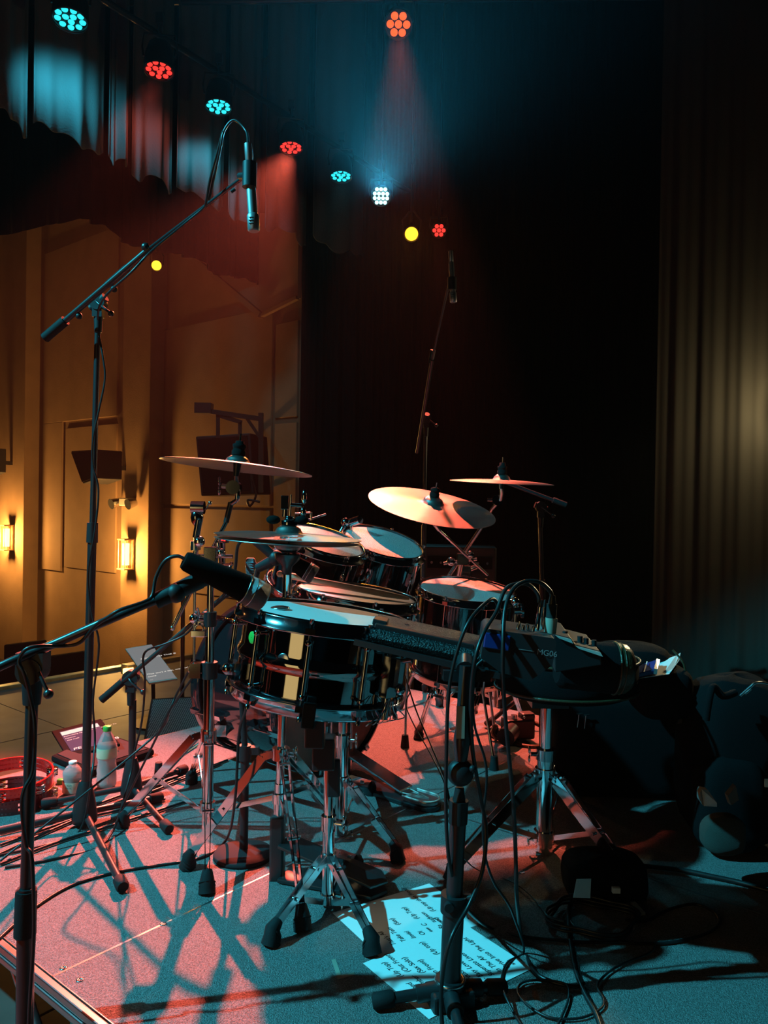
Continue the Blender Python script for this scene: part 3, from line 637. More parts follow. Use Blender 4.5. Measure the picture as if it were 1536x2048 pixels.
for s_ in (-1, 1): M().bar(fp(.40, s_*.05, .01), fp(.40, s_*.05, .23), .03, .010, sd_).build('upright', MT['chrome_worn'], pd, bevel=.002)
m = M(); m.cyl(fp(.40, -.065, .215), fp(.40, .065, .215), .009, n=12); m.cyl(fp(.40, -.018, .215), fp(.40, .018, .215), .03, n=20); m.build('cam_axle', MT['chrome'], pd)
m = M(); m.cyl(fp(.40, 0, .215), fp(.33, 0, .37), .004, n=8); bt_ = m.build('beater_rod', MT['chrome'], pd); M().cyl(fp(.31, 0, .36), fp(.36, 0, .385), .024, n=18).build('beater', MT['matte_black'], bt_)
m = M(); m.tube([fp(.37, 0, .20), fp(.36, 0, .12)], .006, 6); m.tube([fp(.40, .065, .2), fp(.42, .07, .03)], .009, 8); m.build('chain_and_spring', MT['chrome_worn'], pd)

# ================================================================== cymbals
def cymbal(name, label, c, n, R, cat='cymbal', bell=.17, bow=.055, group=None, inv=False, ox=None):
    c = V(c); n = V(n).normalized()
    if inv: n = -n
    h = R*bow; hb = R*.11
    pr = [(R, 0), (R*.95, h*.18), (R*.75, h*.55), (R*.5, h*.82), (R*.27, h*.98), (R*bell*1.12, h*1.05), (R*bell, h*1.15), (R*bell*.85, h+hb*.55), (R*bell*.55, h+hb*.9), (.007, h+hb)]
    th = .0016
    m = M(); m.lathe(pr+[(.007, h+hb-th)]+[(r, z-th) for r, z in pr[::-1][1:]]+[(R, 0)], c, n, 96)
    rt = thing(name, label, cat, c+n*(h+hb), group)
    ob = m.build('bronze_plate', MT['cymbal'], rt, loc=c); return rt, c+n*(h+hb), n
def topper(root, bt, n, hgt=.05, m='matte_black'):
    k = M(); k.lathe([(.019, 0), (.020, .012), (.017, .014), (.0165, .020), (.019, .022), (.019, .030), (.012, .034), (.012, hgt-.01), (.003, hgt-.008)], bt, n, 20); k.build('felt_washer', MT[m], root)
    k = M(); k.cyl(bt-n*.06, bt+n*(hgt+.012), .003, n=8); k.build('threaded_rod', MT['chrome'], root)
    k = M(); k.cyl(bt-n*.010, bt-n*.06, .014, .008, 14); k.build('cymbal_seat', MT['black_metal'], root)
# left crash
cL, bL, nL = cymbal('crash_cymbal', 'bronze crash cymbal on boom arm at upper left, seen from just below', P(474, 935, 2.22), (.092, .034, 1), .214)
gl = G(414, 1697); gl.z = 0
ls = thing('cymbal_stand', 'chrome double-braced boom stand holding the upper left crash cymbal', 'cymbal stand', gl)
pl_ = lambda v: up_to(gl, v)
M().cyl(pl_(1668), pl_(1345), .0150, n=20).build('lower_tube', MT['chrome'], ls); M().cyl(pl_(1350), pl_(1235), .0125, n=18).build('middle_tube', MT['chrome'], ls); M().cyl(pl_(1240), pl_(1118), .0095, n=16).build('upper_tube', MT['chrome'], ls)
collar(ls, pl_(1340), .022, .045, 'black_metal', wing=(-1, -.2, 0)); collar(ls, pl_(1238), .018, .04, 'black_metal', wing=(-1, .1, 0)); collar(ls, pl_(1470), .022, .03); collar(ls, pl_(1612), .021, .025)
leg_set(ls, pl_(1470), pl_(1625), [G(247, 1655), G(414, 1785), G(383, 1568)], w=.022, gap=.010)
ct = pl_(1112); YL = 2.2
m = M(); m.box(ct, (.035, .03, .05)); m.ball(ct+V((-.03, -.01, .04)), .016, 10); m.ball(ct+V((.03, -.01, .01)), .013, 10); m.cyl(ct-V((.04, 0, 0)), ct+V((.06, 0, 0)), .006, n=8); m.cyl(ct+V((.0, 0, -.03)), ct+V((.05, 0, -.03)), .005, n=8); m.box(ct+V((.03, 0, -.03)), (.05, .03, .012)); m.build('boom_clamp', MT['chrome'], ls, bevel=.003)
b0 = P(345, 1256, 2.16); b1 = P(452, 1045, 2.22)
bo = M(); bo.cyl(b0, b1, .0058, n=12); bo.ball(b0, .008, 8); o = bo.build('boom_arm', MT['chrome'], ls); M().cyl(b1-V((0, 0, 0)), P(462, 1005, 2.22), .008, n=12).build('boom_tip', MT['black_metal'], o)
tl = P(468, 975, 2.22); m = M(); m.cyl(tl-V((0, .02, 0)), tl+V((0, .02, 0)), .020, n=20); m.tube([P(462, 1008, 2.22), P(474, 1000, 2.21), P(476, 985, 2.21), tl+V((.004, 0, .02)), bL-nL*.055], [.007, .007, .008, .009, .006], 10)
m.cyl(tl, tl+V((-.035, 0, .004)), .007, n=8); m.ball(tl+V((-.042, 0, .018)), .010, 8, (.5, 1, 1.4)); m.ball(tl+V((-.042, 0, -.010)), .010, 8, (.5, 1, 1.4)); m.build('tilter', MT['gunmetal'], ls)
topper(ls, bL, nL)
# multi clamp with extra upright arm ending in an empty tilter
e0 = P(388, 1322, 2.16); e1 = P(396, 1015, 2.16)
m = M(); m.cyl(e0, P(390, 1130, 2.16), .004, n=8); m.cyl(P(390, 1130, 2.16), e1, .0075, n=10); m.cyl(P(391, 1082, 2.16), P(391, 1100, 2.16), .014, n=14); ea_ = m.build('extension_arm', MT['chrome_worn'], ls)
m = M(); m.ball(P(388, 1237, 2.14), .014, 12); m.cyl(P(388, 1237, 2.15), pl_(1240), .007, n=8); m.box(P(400, 1238, 2.17), (.03, .03, .03)); m.cyl(P(395, 1216, 2.14), P(400, 1237, 2.15), .004, n=6); m.box(P(398, 1266, 2.15), (.04, .03, .018)); m.torus(P(398, 1258, 2.14), (0, 1, 0), .012, .003, 14, 5); m.build('multi_clamp', MT['chrome'], ls, bevel=.002)
m = M(); m.cyl(e1-V((.018, 0, 0)), e1+V((.018, 0, 0)), .018, n=16); m.ball(P(394, 1035, 2.16), .018, 12, (1, 1, 1.4)); m.cyl(P(398, 1040, 2.15), P(392, 1075, 2.15), .010, n=10); m.tube([P(404, 1020, 2.16), P(412, 1018, 2.15), P(416, 1010, 2.15), P(420, 1006, 2.15)], .003, 6); m.ball(P(420, 1006, 2.15), .006, 8); m.build('empty_tilter', MT['gunmetal'], ls, bevel=.003)
m = M(); m.cyl(P(425, 1150, 2.2), P(465, 1150, 2.2), .0045, n=8); m.box(P(440, 1140, 2.2), (.055, .03, .02)); m.box(P(437, 1155, 2.2), (.035, .03, .025)); m.ball(P(463, 1128, 2.2), .007, 8); m.cyl(P(440, 1130, 2.2), P(463, 1128, 2.2), .004, n=6); m.cyl(P(437, 1085, 2.2), P(440, 1140, 2.2), .012, n=12)
m.build('accessory_clamp', MT['chrome'], ls, bevel=.002)
m = M(); m.box(P(392, 1340, 2.15), (.03, .03, .04)); m.torus(P(386, 1338, 2.14), (0, 1, 0), .013, .003, 14, 5); m.cyl(P(392, 1345, 2.15), pl_(1343), .006, n=8); m.build('wing_screw', MT['chrome'], ls)
# small red level meter glowing behind (sound desk lights)
lm = thing('level_meter', 'tiny cluster of glowing red indicator lights below the left crash', 'indicator', P(448, 1075, 2.4))
for (u, v) in ((444, 1070), (449, 1070), (453, 1070), (444, 1079), (449, 1080)): M().box(P(u, v, 2.4), (.005, .003, .007)).build('red_light', MT['led_dot_red'], lm)
M().box(P(448, 1076, 2.405), (.03, .006, .03)).build('meter_case', MT['black_satin'], lm); M().cyl(P(448, 1085, 2.41), P(448, 1135, 2.3), .004, n=6).build('stalk', MT['black_metal'], lm)
# hi-hat
hc_ = P(577, 1083, 1.93); hn = V((.045, .0, 1)).normalized()
hT, bh, _ = cymbal('hi_hat_cymbal', 'upper bronze hi-hat cymbal, bell up', P(577, 1073, 1.93), hn, .181, 'cymbal', .19, .05, 'hi-hat pair')
hB, bb, _n = cymbal('hi_hat_cymbal', 'lower bronze hi-hat cymbal, turned bell down beneath the upper one', P(577, 1082, 1.93), hn, .181, 'cymbal', .19, .05, 'hi-hat pair', inv=True)
gh = G(553, 1752); hs_ = thing('hi_hat_stand', 'chrome hi-hat stand with clutch above and tripod legs below', 'cymbal stand', gh)
hh = lambda v: V((gh.x+(hc_.x-gh.x)*max(0, (ZA(gh, v))/hc_.z), gh.y+(hc_.y-gh.y)*max(0, ZA(gh, v)/hc_.z), ZA(gh, v)))
M().cyl(hh(1755), hh(1560), .0135, n=18).build('lower_tube', MT['chrome'], hs_); M().cyl(hh(1565), hh(1120), .0105, n=18).build('upper_tube', MT['chrome'], hs_)
M().cyl(hh(1125), bh+hn*.075, .003, n=8).build('pull_rod', MT['chrome'], hs_)
m = M(); m.lathe([(.001, -.05), (.012, -.05), (.013, -.03), (.03, -.012), (.032, 0)], bb+hn*.0-hn*.004, hn, 20); m.build('bottom_seat', MT['black_metal'], hs_)
m = M(); m.lathe([(.02, 0), (.02, .01), (.012, .014), (.011, .022), (.001, .022)], bh, hn, 18); m.cyl(bh+hn*.02-V((.012, 0, 0)), bh+hn*.07-V((.012, 0, 0)), .0075, n=10); m.box(bh+hn*.055-V((.014, 0, 0)), (.018, .016, .035)); m.build('clutch', MT['gunmetal'], hs_, bevel=.002)
m = M(); q = bh+hn*.05; m.cyl(q, q+V((.028, 0, -.002)), .005, n=8); m.ball(q+V((.034, 0, .02)), .012, 10, (.55, .7, 1.6)); m.ball(q+V((.032, 0, -.018)), .011, 10, (.7, .7, 1.2)); m.build('wing_nut', MT['chrome'], hs_)
M().ball(bh+hn*.012-V((.04, 0, 0)), .014, 10, (1.3, 1, .8)).build('felt_washer', MT['matte_black'], hs_); M().ball(bh+hn*.012+V((.03, 0, 0)), .014, 10, (1.3, 1, .8)).build('felt_washer', MT['matte_black'], hs_)
collar(hs_, hh(1500), .022, .03, 'chrome', wing=(1, -.3, 0)); collar(hs_, hh(1590), .019, .025)
leg_set(hs_, hh(1500), hh(1592), [G(378, 1738), G(604, 1858), G(672, 1640)], w=.022, gap=.010)
m = M(); m.box(hh(1690)+V((-.0, .0, 0)), (.036, .05, .17)); m.build('pedal_frame', MT['black_metal'], hs_, bevel=.006)
hd = V((.8, -.25, 0)).normalized(); sd2 = hd.cross(up)
m = M(); g0 = V((gh.x, gh.y, 0)); pol = [g0+hd*.02+sd2*.04+up*.09, g0+hd*.02-sd2*.04+up*.09, g0+hd*.27-sd2*.045+up*.03, g0+hd*.30+up*.028, g0+hd*.27+sd2*.045+up*.03]; m.prism(pol, up, .008); m.prism([p-up*(p.z-.003) for p in pol], up, .01); m.build('footboard', MT['black_metal'], hs_, bevel=.002)
# ride / splash on two crossing boom stands
cR_, bR, nR = cymbal('ride_cymbal', 'large bronze ride cymbal, tilted, catching pink and orange light', P(864, 1013, 3.08), (.165, -.262, .95), .255)
cS, bS, nS = cymbal('splash_cymbal', 'bronze cymbal seen edge-on at far right of the kit', P(1003, 965, 3.15), (.03, -.055, 1), .208)
ga = G(893, 1440); sa_ = thing('cymbal_stand', 'chrome boom stand of the tilted ride cymbal, behind the floor tom', 'cymbal stand', ga)
ca = P(925, 1118, 3.3); tA = V((ga.x, ga.y, 0)); pa_ = [tA+V((0, 0, .06)), V((ga.x, ga.y, .42)), V((ca.x, ca.y, ca.z))]
m = M(); m.cyl(pa_[0], pa_[1], .0155, n=16); m.build('lower_tube', MT['chrome'], sa_); m = M(); m.cyl(pa_[1], pa_[2], .011, n=14); m.build('upper_tube', MT['chrome'], sa_)
leg_set(sa_, V((ga.x, ga.y, .30)), V((ga.x, ga.y, .10)), [G(838, 1478), G(945, 1425), G(880, 1412)], w=.02)
m = M(); m.cyl(P(975, 1150, 3.36), P(878, 1060, 3.16), .006, n=10); m.tube([P(878, 1060, 3.16), P(868, 1048, 3.12), bR-nR*.05], .008, 8); m.build('boom_arm', MT['chrome_worn'], sa_)
m = M(); m.box(ca, (.05, .04, .05)); m.ball(ca+V((-.05, -.02, -.01)), .02, 10); m.ball(ca+V((.03, -.02, .02)), .018, 10); m.cyl(ca-V((.08, 0, .02)), ca+V((.06, 0, 0)), .008, n=8); m.build('boom_clamp', MT['chrome'], sa_, bevel=.004)
topper(sa_, bR, nR, .045)
gbb = G(990, 1440); sb_ = thing('cymbal_stand', 'chrome boom stand of the edge-on cymbal, right of the floor tom', 'cymbal stand', gbb)
cb_ = P(930, 1142, 3.38)
m = M(); m.cyl((gbb.x, gbb.y, .06), (gbb.x, gbb.y, .42), .0155, n=16); m.build('lower_tube', MT['chrome'], sb_); m = M(); m.cyl((gbb.x, gbb.y, .42), cb_, .011, n=14); m.build('upper_tube', MT['chrome'], sb_)
leg_set(sb_, V((gbb.x, gbb.y, .30)), V((gbb.x, gbb.y, .10)), [G(938, 1470), G(1052, 1470), G(1000, 1415)], w=.02)
m = M(); m.cyl(P(884, 1172, 3.4), P(966, 1050, 3.3), .009, n=10); m.tube([P(966, 1050, 3.3), P(984, 1018, 3.25), P(1002, 998, 3.2), P(1004, 985, 3.17), bS-nS*.05], [.007, .007, .008, .008, .006], 8); m.build('boom_arm', MT['chrome_worn'], sb_)
m = M(); q = P(994, 1000, 3.22); m.cyl(q-V((0, .02, 0)), q+V((0, .02, 0)), .022, n=18); m.cyl(q, q+V((-.04, 0, 0)), .008, n=8); m.build('tilter', MT['gunmetal'], sb_)
m = M(); m.box(cb_, (.05, .04, .05)); m.cyl(cb_, cb_+V((.05, 0, .02)), .012, n=10); m.build('boom_clamp', MT['chrome'], sb_, bevel=.004)
topper(sb_, bS, nS, .055)

# ================================================================== microphones and their stands
def pencil_mic(top, bot, label, name='pencil_microphone', r=.0105):
    top, bot = V(top), V(bot); d = (bot-top).normalized(); L = (bot-top).length
    t = thing(name, label, 'microphone', bot, None)
    M().tube([top, top+d*L*.20, top+d*L*.21], [r*.72, r*.72, r*.6], 14).build('cable_plug', MT['mic_grey'], t)
    M().tube([top+d*L*.21, top+d*L*.24, top+d*L*.80], [r*.7, r*.85, r*.88], 18).build('body', MT['mic_grey'], t)
    m = M(); m.tube([top+d*L*.80, top+d*L*.82, bot-d*.003, bot], [r*.9, r*1.12, r*1.12, r*.9], 18); h = m.build('capsule_head', MT['mic_grey'], t)
    m = M(); sd = d.cross(V((0, 1, 0))).normalized()
    for k in range(3): m.box(top+d*L*(.86+.035*k)-V((0, r*1.1, 0))-sd*r*.2, (r*.9, .001, .0022), None)
    m.build('vent_slot', MT['matte_black'], h)
    return t
def fat_mic(tail, tip, r, label, m1='matte_black', rings=True):
    tail, tip = V(tail), V(tip); d = (tip-tail).normalized(); L = (tip-tail).length
    t = thing('microphone', label, 'microphone', tip)
    M().tube([tail, tail+d*L*.04, tail+d*L*.72, tail+d*L*.74], [r*.55, r*.66, r*.93, r*.9], 22).build('body', MT[m1], t)
    m = M(); m.tube([tail+d*L*.74, tail+d*L*.76, tail+d*L*.98, tip], [r*.9, r, r*.98, r*.8], 22); g = m.build('grille', MT['mic_grille'], t)
    if rings:
        for z in (.745, .83): M().torus(tail+d*L*z, d, r*.985, r*.045, 26, 6).build('metal_ring', MT['chrome_worn'], g)
    return t
def tripod_base(root, base, hubz, feet, hr=.028):
    """cast hub with three round legs ending in rubber caps"""
    b = V((base.x, base.y, 0)); m = M()
    m.lathe([(hr*.55, hubz+.075), (hr*.75, hubz+.06), (hr*1.05, hubz+.02), (hr*1.3, hubz-.03), (hr*1.25, hubz-.045), (.001, hubz-.045)], b, n=20); m.lathe([(.001, hubz+.075), (hr*.55, hubz+.075)], b, n=20); m.build('hub', MT['black_satin'], root)
    for f in feet:
        f = V((f[0], f[1], 0)); d = (f-b).normalized(); s_ = b+d*hr*.7+V((0, 0, hubz-.02)); e = f+V((0, 0, .017))
        lg = M().cyl(s_, e, .0095, n=14).build('leg', MT['black_metal'], root)
        dr = (e-s_).normalized(); M().tube([e-dr*.035, e-dr*.03, e+dr*.004, e+dr*.010], [.013, .0155, .0165, .013], 14).build('rubber_foot', MT['rubber'], lg)
def clutch(root, c, bd, r=.022, side=V((0, 1, 0))):
    m = M(); m.cyl(c-side*.016, c+side*.016, r, n=20); m.box(c-V((0, 0, r*1.1)), (.028, .026, r*1.6)); m.cyl(c-V((0, 0, r*1.6)), c-V((0, 0, r*1.6+.05)), .013, .0105, 14)
    m.cyl(c-bd*.028, c+bd*.028, .013, n=14); cl = m.build('clutch', MT['black_satin'], root)
    m = M(); h = c+side*-.02; m.tube([h, h+V((.012, -.012, -.01)), h+V((.045, -.012, -.035))], .0035, 8); m.ball(h+V((.048, -.012, -.038)), .009, 10); m.build('t_handle', MT['black_metal'], cl); return cl
# stand A: tall, left, with long boom and hanging pencil mic
gA = G(169, 1652); sA = thing('microphone_stand', 'tall black boom stand at left reaching up over the kit', 'microphone stand', gA)
cA = P(197, 606, gA.y)
zA = lambda v: V((gA.x+(cA.x-gA.x)*ZA(gA, v)/cA.z, gA.y, ZA(gA, v)))
tripod_base(sA, gA, ZA(gA, 1612), [G(244, 1785), G(-70, 1690), G(318, 1605)])
M().cyl(zA(1600), zA(1050), .0125, n=16).build('lower_tube', MT['black_metal'], sA); M().cyl(zA(1060), cA, .0088, n=16).build('upper_tube', MT['black_metal'], sA)
m = M(); m.cyl(zA(1085), zA(1045), .0165, .0155, 16); m.build('height_clamp', MT['black_satin'], sA)
bA0, bA1, bA2 = P(90, 676, gA.y-.03), P(300, 496, gA.y-.14), P(492, 350, 1.86)
da = (bA1-bA0).normalized(); clutch(sA, P(197, 606, gA.y-.02), da, .022)
m = M(); m.cyl(bA0, bA1, .0085, n=12); m.cyl(P(215, 570, gA.y-.09), P(255, 535, gA.y-.11), .0105, n=12); bmA = m.build('boom_tube', MT['black_metal'], sA)
M().cyl(bA0, P(131, 641, gA.y-.05), .0145, .0145, 14).build('rubber_grip', MT['rubber'], bmA)
m = M(); m.cyl(bA1-V((0,0,0)), bA2, .0048, n=10); m.ball(P(291, 494, gA.y-.14), .012, 10); m.build('boom_extension', MT['black_metal'], sA)
for (u, v) in ((158, 626), (228, 572)): M().ball(P(u, v+6, gA.y-.06), .010, 10).build('lock_knob', MT['black_satin'], sA)
mA1, mA2 = P(496, 288, 1.80), P(508, 463, 1.80)
pencil_mic(mA1, mA2, 'grey pencil microphone hanging vertically from the tall left boom', r=.0125)
m = M(); q = P(499, 350, 1.80); m.cyl(q+V((0, 0, .028)), q-V((0, 0, .028)), .0165, n=16); m.tube([q, P(480, 352, 1.83), bA2], [.008, .008, .006], 8); m.cyl(P(470, 378, 1.84), P(462, 384, 1.84), .004, n=6); m.build('microphone_clip', MT['black_satin'], sA)
# cable wrapped along stand A
cb1 = M(); pts = [P(446, 262, 1.85), P(436, 300, 1.87), P(420, 360, 1.9), P(412, 405, 1.93), P(405, 418, 1.95), P(360, 455, 2.0), P(302, 503, 2.14), P(262, 545, 2.15), P(205, 600, 2.2), P(196, 650, 2.27), P(207, 720, 2.27), P(210, 760, 2.27), P(198, 820, 2.27), P(186, 880, 2.27), P(186, 930, 2.27), P(197, 980, 2.27), P(190, 1060, 2.26), P(176, 1150, 2.26), P(184, 1230, 2.26), P(198, 1290, 2.26), P(186, 1400, 2.27), P(190, 1480, 2.28), P(182, 1560, 2.2), G(160, 1660, .004), G(90, 1690, .004), G(0, 1710, .004)]
cb1.tube(smooth(pts, 5), .0032, 8); tag(cb1.build('microphone_cable', MT['cable'], loc=gA), 'black cable winding down the tall left microphone stand', 'cable')
cb2 = M(); cb2.tube(smooth([mA1, P(492, 262, 1.83), P(468, 240, 1.84), P(448, 262, 1.85), P(440, 300, 1.86), P(418, 400, 1.93)], 6), .0030, 8); tag(cb2.build('microphone_cable', MT['cable'], loc=mA1), 'thin cable looping from the top of the hanging pencil microphone', 'cable')
# stand B: nearest, left, outside the riser, boom to the fat snare mic
YB_ = 1.42; gB = P(46, 2300, YB_); gB.z = ST
topB = P(66, 1330, YB_); sB = thing('microphone_stand', 'black boom stand nearest the camera at the left edge, standing below the riser', 'microphone stand', gB)
vB = lambda v: P(66-(v-1330)*.030, v, YB_)
tripod_base_feet = [gB+V((.32, -.1, 0)), gB+V((-.2, .2, 0)), gB+V((-.1, -.33, 0))]
m = M(); m.lathe([(.02, .20), (.03, .15), (.04, .09), (.001, .085)], gB, n=20); m.build('hub', MT['black_satin'], sB)
for f in tripod_base_feet:
    lg = M().cyl(gB+V((0, 0, .12)), f+V((0, 0, .017)), .0095, n=12).build('leg', MT['black_metal'], sB); M().ball(f+V((0, 0, .017)), .0165, 12).build('rubber_foot', MT['rubber'], lg)
M().cyl(gB+V((0, 0, .1)), vB(1775), .0155, n=16).build('lower_tube', MT['black_metal'], sB); M().cyl(vB(1790), vB(1400), .0108, n=16).build('upper_tube', MT['black_metal'], sB)
M().cyl(vB(1870), vB(1780), .0195, .0185, 18).build('height_clamp', MT['rubber'], sB)
m = M(); m.cyl(vB(1408), vB(1335), .0155, .020, 16); m.cyl(vB(1340)-V((0, .02, 0)), vB(1340)+V((0, .02, 0)), .024, n=20); m.box(vB(1320), (.05, .035, .03)); cl = m.build('clutch', MT['black_satin'], sB)
m = M(); h = P(78, 1345, YB_-.03); m.tube([h, P(88, 1368, YB_-.04), P(96, 1385, YB_-.04)], .0035, 8); m.ball(P(97, 1388, YB_-.04), .009, 12); m.build('t_handle', MT['black_metal'], cl)
bB = [P(-60, 1362, YB_-.05), P(20, 1324, YB_-.03), P(110, 1287, YB_), P(210, 1243, YB_), P(300, 1205, YB_+.02), P(345, 1190, YB_+.03)]
M().tube(smooth(bB, 4), .0082, 12).build('boom_tube', MT['black_metal'], sB)
m = M(); m.cyl(P(310, 1203, YB_+.02), P(400, 1160, YB_+.05), .0155, .017, 14); m.ball(P(352, 1186, YB_+.03), .019, 12); m.tube([P(395, 1165, 1.47), P(430, 1150, 1.48)], .013, 10); m.build('microphone_clip', MT['black_satin'], sB)
fat_mic(P(368, 1120, 1.44), P(530, 1196, 1.50), .0285, 'big dark microphone aimed down at the left rim of the front snare')
m = M(); m.tube(smooth([P(375, 1122, 1.44), P(355, 1112, 1.44), P(330, 1122, 1.44), P(312, 1155, 1.44), P(305, 1190, 1.43), P(290, 1203, 1.42), P(240, 1220, 1.40), P(215, 1235, 1.40), P(190, 1252, 1.41), P(160, 1285, 1.42), P(125, 1292, 1.42), P(80, 1292, 1.39), P(50, 1300, 1.38), P(38, 1325, 1.38), P(50, 1350, 1.38), P(62, 1400, 1.39), P(70, 1455, 1.39), P(66, 1540, 1.395), P(48, 1580, 1.385), P(44, 1620, 1.385), P(52, 1690, 1.395), P(64, 1720, 1.39), P(68, 1860, 1.39), P(60, 2000, 1.39), P(56, 2100, 1.39)], 6), .0035, 8)
tag(m.build('microphone_cable', MT['cable'], loc=gB), 'black cable draped along the nearest left boom stand', 'cable')
# stand C: low boom stand between, brown in the red light
gC = G(263, 1600); sC_ = thing('microphone_stand', 'low black boom stand behind the water bottles with short angled boom', 'microphone stand', gC)
zC = lambda v: up_to(gC, v); cC = zC(1352)
tripod_base(sC_, gC, ZA(gC, 1562), [G(90, 1618), G(336, 1668), G(368, 1548)], .027)
M().cyl(zC(1550), zC(1400), .0115, n=14).build('lower_tube', MT['black_metal'], sC_); M().cyl(zC(1405), cC, .009, n=14).build('upper_tube', MT['black_metal'], sC_)
c0_, c1_ = P(203, 1400, gC.y-.03), P(452, 1190, gC.y-.05); clutch(sC_, cC+V((0, -.02, 0)), (c1_-c0_).normalized(), .024)
o = M().cyl(P(240, 1368, gC.y-.03), c1_, .0075, n=12).build('boom_tube', MT['black_metal'], sC_); M().cyl(c0_, P(246, 1363, gC.y-.03), .0125, n=14).build('rubber_grip', MT['rubber'], o)
m = M(); m.tube([c1_, P(475, 1175, gC.y-.05), P(500, 1165, gC.y-.05)], [.010, .012, .010], 8); m.cyl(P(508, 1195, gC.y-.05), P(505, 1155, gC.y-.05), .020, .017, 14); m.build('microphone_clip', MT['black_satin'], sC_)
mc = thing('microphone', 'small upright microphone with ribbed grey grille under the hi-hat', 'microphone', P(505, 1160, gC.y-.05))
M().cyl(P(505, 1160, gC.y-.05), P(503, 1154, gC.y-.05), .017, n=16).build('body', MT['matte_black'], mc)
m = M(); m.tube([P(503, 1154, gC.y-.05), P(501, 1122, gC.y-.05), P(501, 1116, gC.y-.05)], [.0165, .0165, .011], 18)
for k in range(6): m.torus(P(503-.3*k, 1150-5*k, gC.y-.05), (0, 0, 1), .0167, .0012, 20, 4)
m.build('grille', MT['mic_grille'], mc)
m = M(); m.tube(smooth([P(470, 1178, 2.3), P(440, 1200, 2.3), P(400, 1235, 2.32), P(372, 1268, 2.35), P(330, 1288, 2.35), P(295, 1300, 2.36), P(286, 1320, 2.36), P(290, 1360, 2.37), P(284, 1440, 2.4), P(270, 1500, 2.42), P(258, 1560, 2.4), G(215, 1680, .004), G(120, 1715, .004), G(10, 1735, .004)], 5), .0034, 8)
tag(m.build('microphone_cable', MT['cable'], loc=gC), 'cable bowing off the low boom stand behind the bottles', 'cable')
# stand D: round weighted base
gD = G(487, 1712); sD = thing('microphone_stand', 'short black stand on a round weighted base beside the hi-hat foot', 'microphone stand', gD)
M().lathe([(.001, .022), (.02, .022), (.060, .018), (.078, .012), (.081, .008), (.081, 0), (.001, 0)], gD, n=48).build('round_base', MT['flat_grey_black'], sD)
zD = lambda v: up_to(gD, v)
M().cyl(gD+V((0, 0, .018)), zD(1495), .0118, n=16).build('lower_tube', MT['black_satin'], sD); M().cyl(zD(1500), P(484, 1400, gD.y), .0085, n=14).build('upper_tube', MT['black_satin'], sD)
m = M(); m.cyl(zD(1520), zD(1490), .017, n=14); m.box(zD(1500)+V((.025, 0, 0)), (.025, .02, .02)); m.build('height_clamp', MT['black_satin'], sD)
m = M(); m.tube(smooth([P(484, 1402, gD.y), P(488, 1385, 1.93), P(498, 1376, 1.85)], 4), .008, 10); m.box(P(500, 1374, 1.82), (.022, .02, .06), Matrix.Rotation(.2, 3, 'Y')); m.build('microphone_clip', MT['rubber'], sD, bevel=.003)
m = M(); m.tube(smooth([P(497, 1400, 1.84), P(490, 1425, 1.9), P(478, 1470, 1.93), P(470, 1600, 1.95), G(452, 1680, .02), G(400, 1716, .004), G(300, 1733, .004), G(230, 1745, .004), G(140, 1772, .004), G(60, 1822, .004), G(0, 1880, .004)-A2*.01], 6), .0036, 8)
tag(m.build('microphone_cable', MT['cable'], loc=gD), 'long black cable curving from the round base to the riser corner', 'cable')
# mic E aimed at second snare and its gooseneck
fat_mic(P(566, 1112, 2.12), P(630, 1152, 2.12), .0265, 'dark microphone over the left rim of the second snare drum')
eS = thing('clamp_arm', 'black jointed clamp arm holding the microphone above the second snare', 'microphone arm', P(512, 1130, 2.15))
m = M(); m.cyl(P(508, 1078, 2.12), P(552, 1116, 2.12), .013, n=12); m.ball(P(552, 1116, 2.12), .022, 12); m.cyl(P(552, 1118, 2.12), P(516, 1136, 2.15), .017, .013, 12); m.build('arm', MT['black_satin'], eS)
m = M(); m.tube(smooth([P(508, 1078, 2.12), P(495, 1075, 2.12), P(476, 1092, 2.13), P(470, 1140, 2.15), P(455, 1180, 2.17), P(430, 1205, 2.2), P(415, 1210, 2.2)], 6), .0045, 8); m.build('gooseneck', MT['cable'], eS)
m = M(); m.tube(smooth([P(516, 1138, 2.15), P(505, 1200, 2.2), P(520, 1230, 2.25), s2T-a2*.19-n2*.02], 5), .008, 8); m.build('rim_clamp', MT['black_satin'], eS)
# stand F: overhead behind, right of centre
gF = G(843, 1398); sF = thing('microphone_stand', 'tall dark boom stand behind the drums with upright boom', 'microphone stand', gF)
cF = P(852, 838, gF.y)
tripod_base(sF, gF, .22, [G(800, 1420), G(880, 1415), G(850, 1385)])
M().cyl((gF.x, gF.y, .25), P(848, 1050, gF.y), .0125, n=14).build('lower_tube', MT['black_metal'], sF); M().cyl(P(848, 1060, gF.y), cF, .009, n=14).build('upper_tube', MT['black_metal'], sF)
f0, f1 = P(834, 905, gF.y-.03), P(864, 720, 3.4); clutch(sF, cF+V((0, -.03, 0)), (f1-f0).normalized(), .024)
m = M(); m.cyl(f0, f1, .0085, n=10); m.cyl(f1, P(899, 560, 3.15), .005, n=8); m.cyl(P(861, 726, 3.42), P(866, 700, 3.4), .012, n=10); m.build('boom_tube', MT['black_metal'], sF)
m = M(); m.cyl(P(904, 580, 3.1), P(904, 555, 3.1), .018, n=12); m.cyl(P(904, 566, 3.1), P(897, 566, 3.14), .006, n=6); m.build('microphone_clip', MT['black_satin'], sF)
pencil_mic(P(901, 502, 3.1), P(907, 605, 3.1), 'faint pencil microphone hanging behind, right of the amber light', r=.0125)
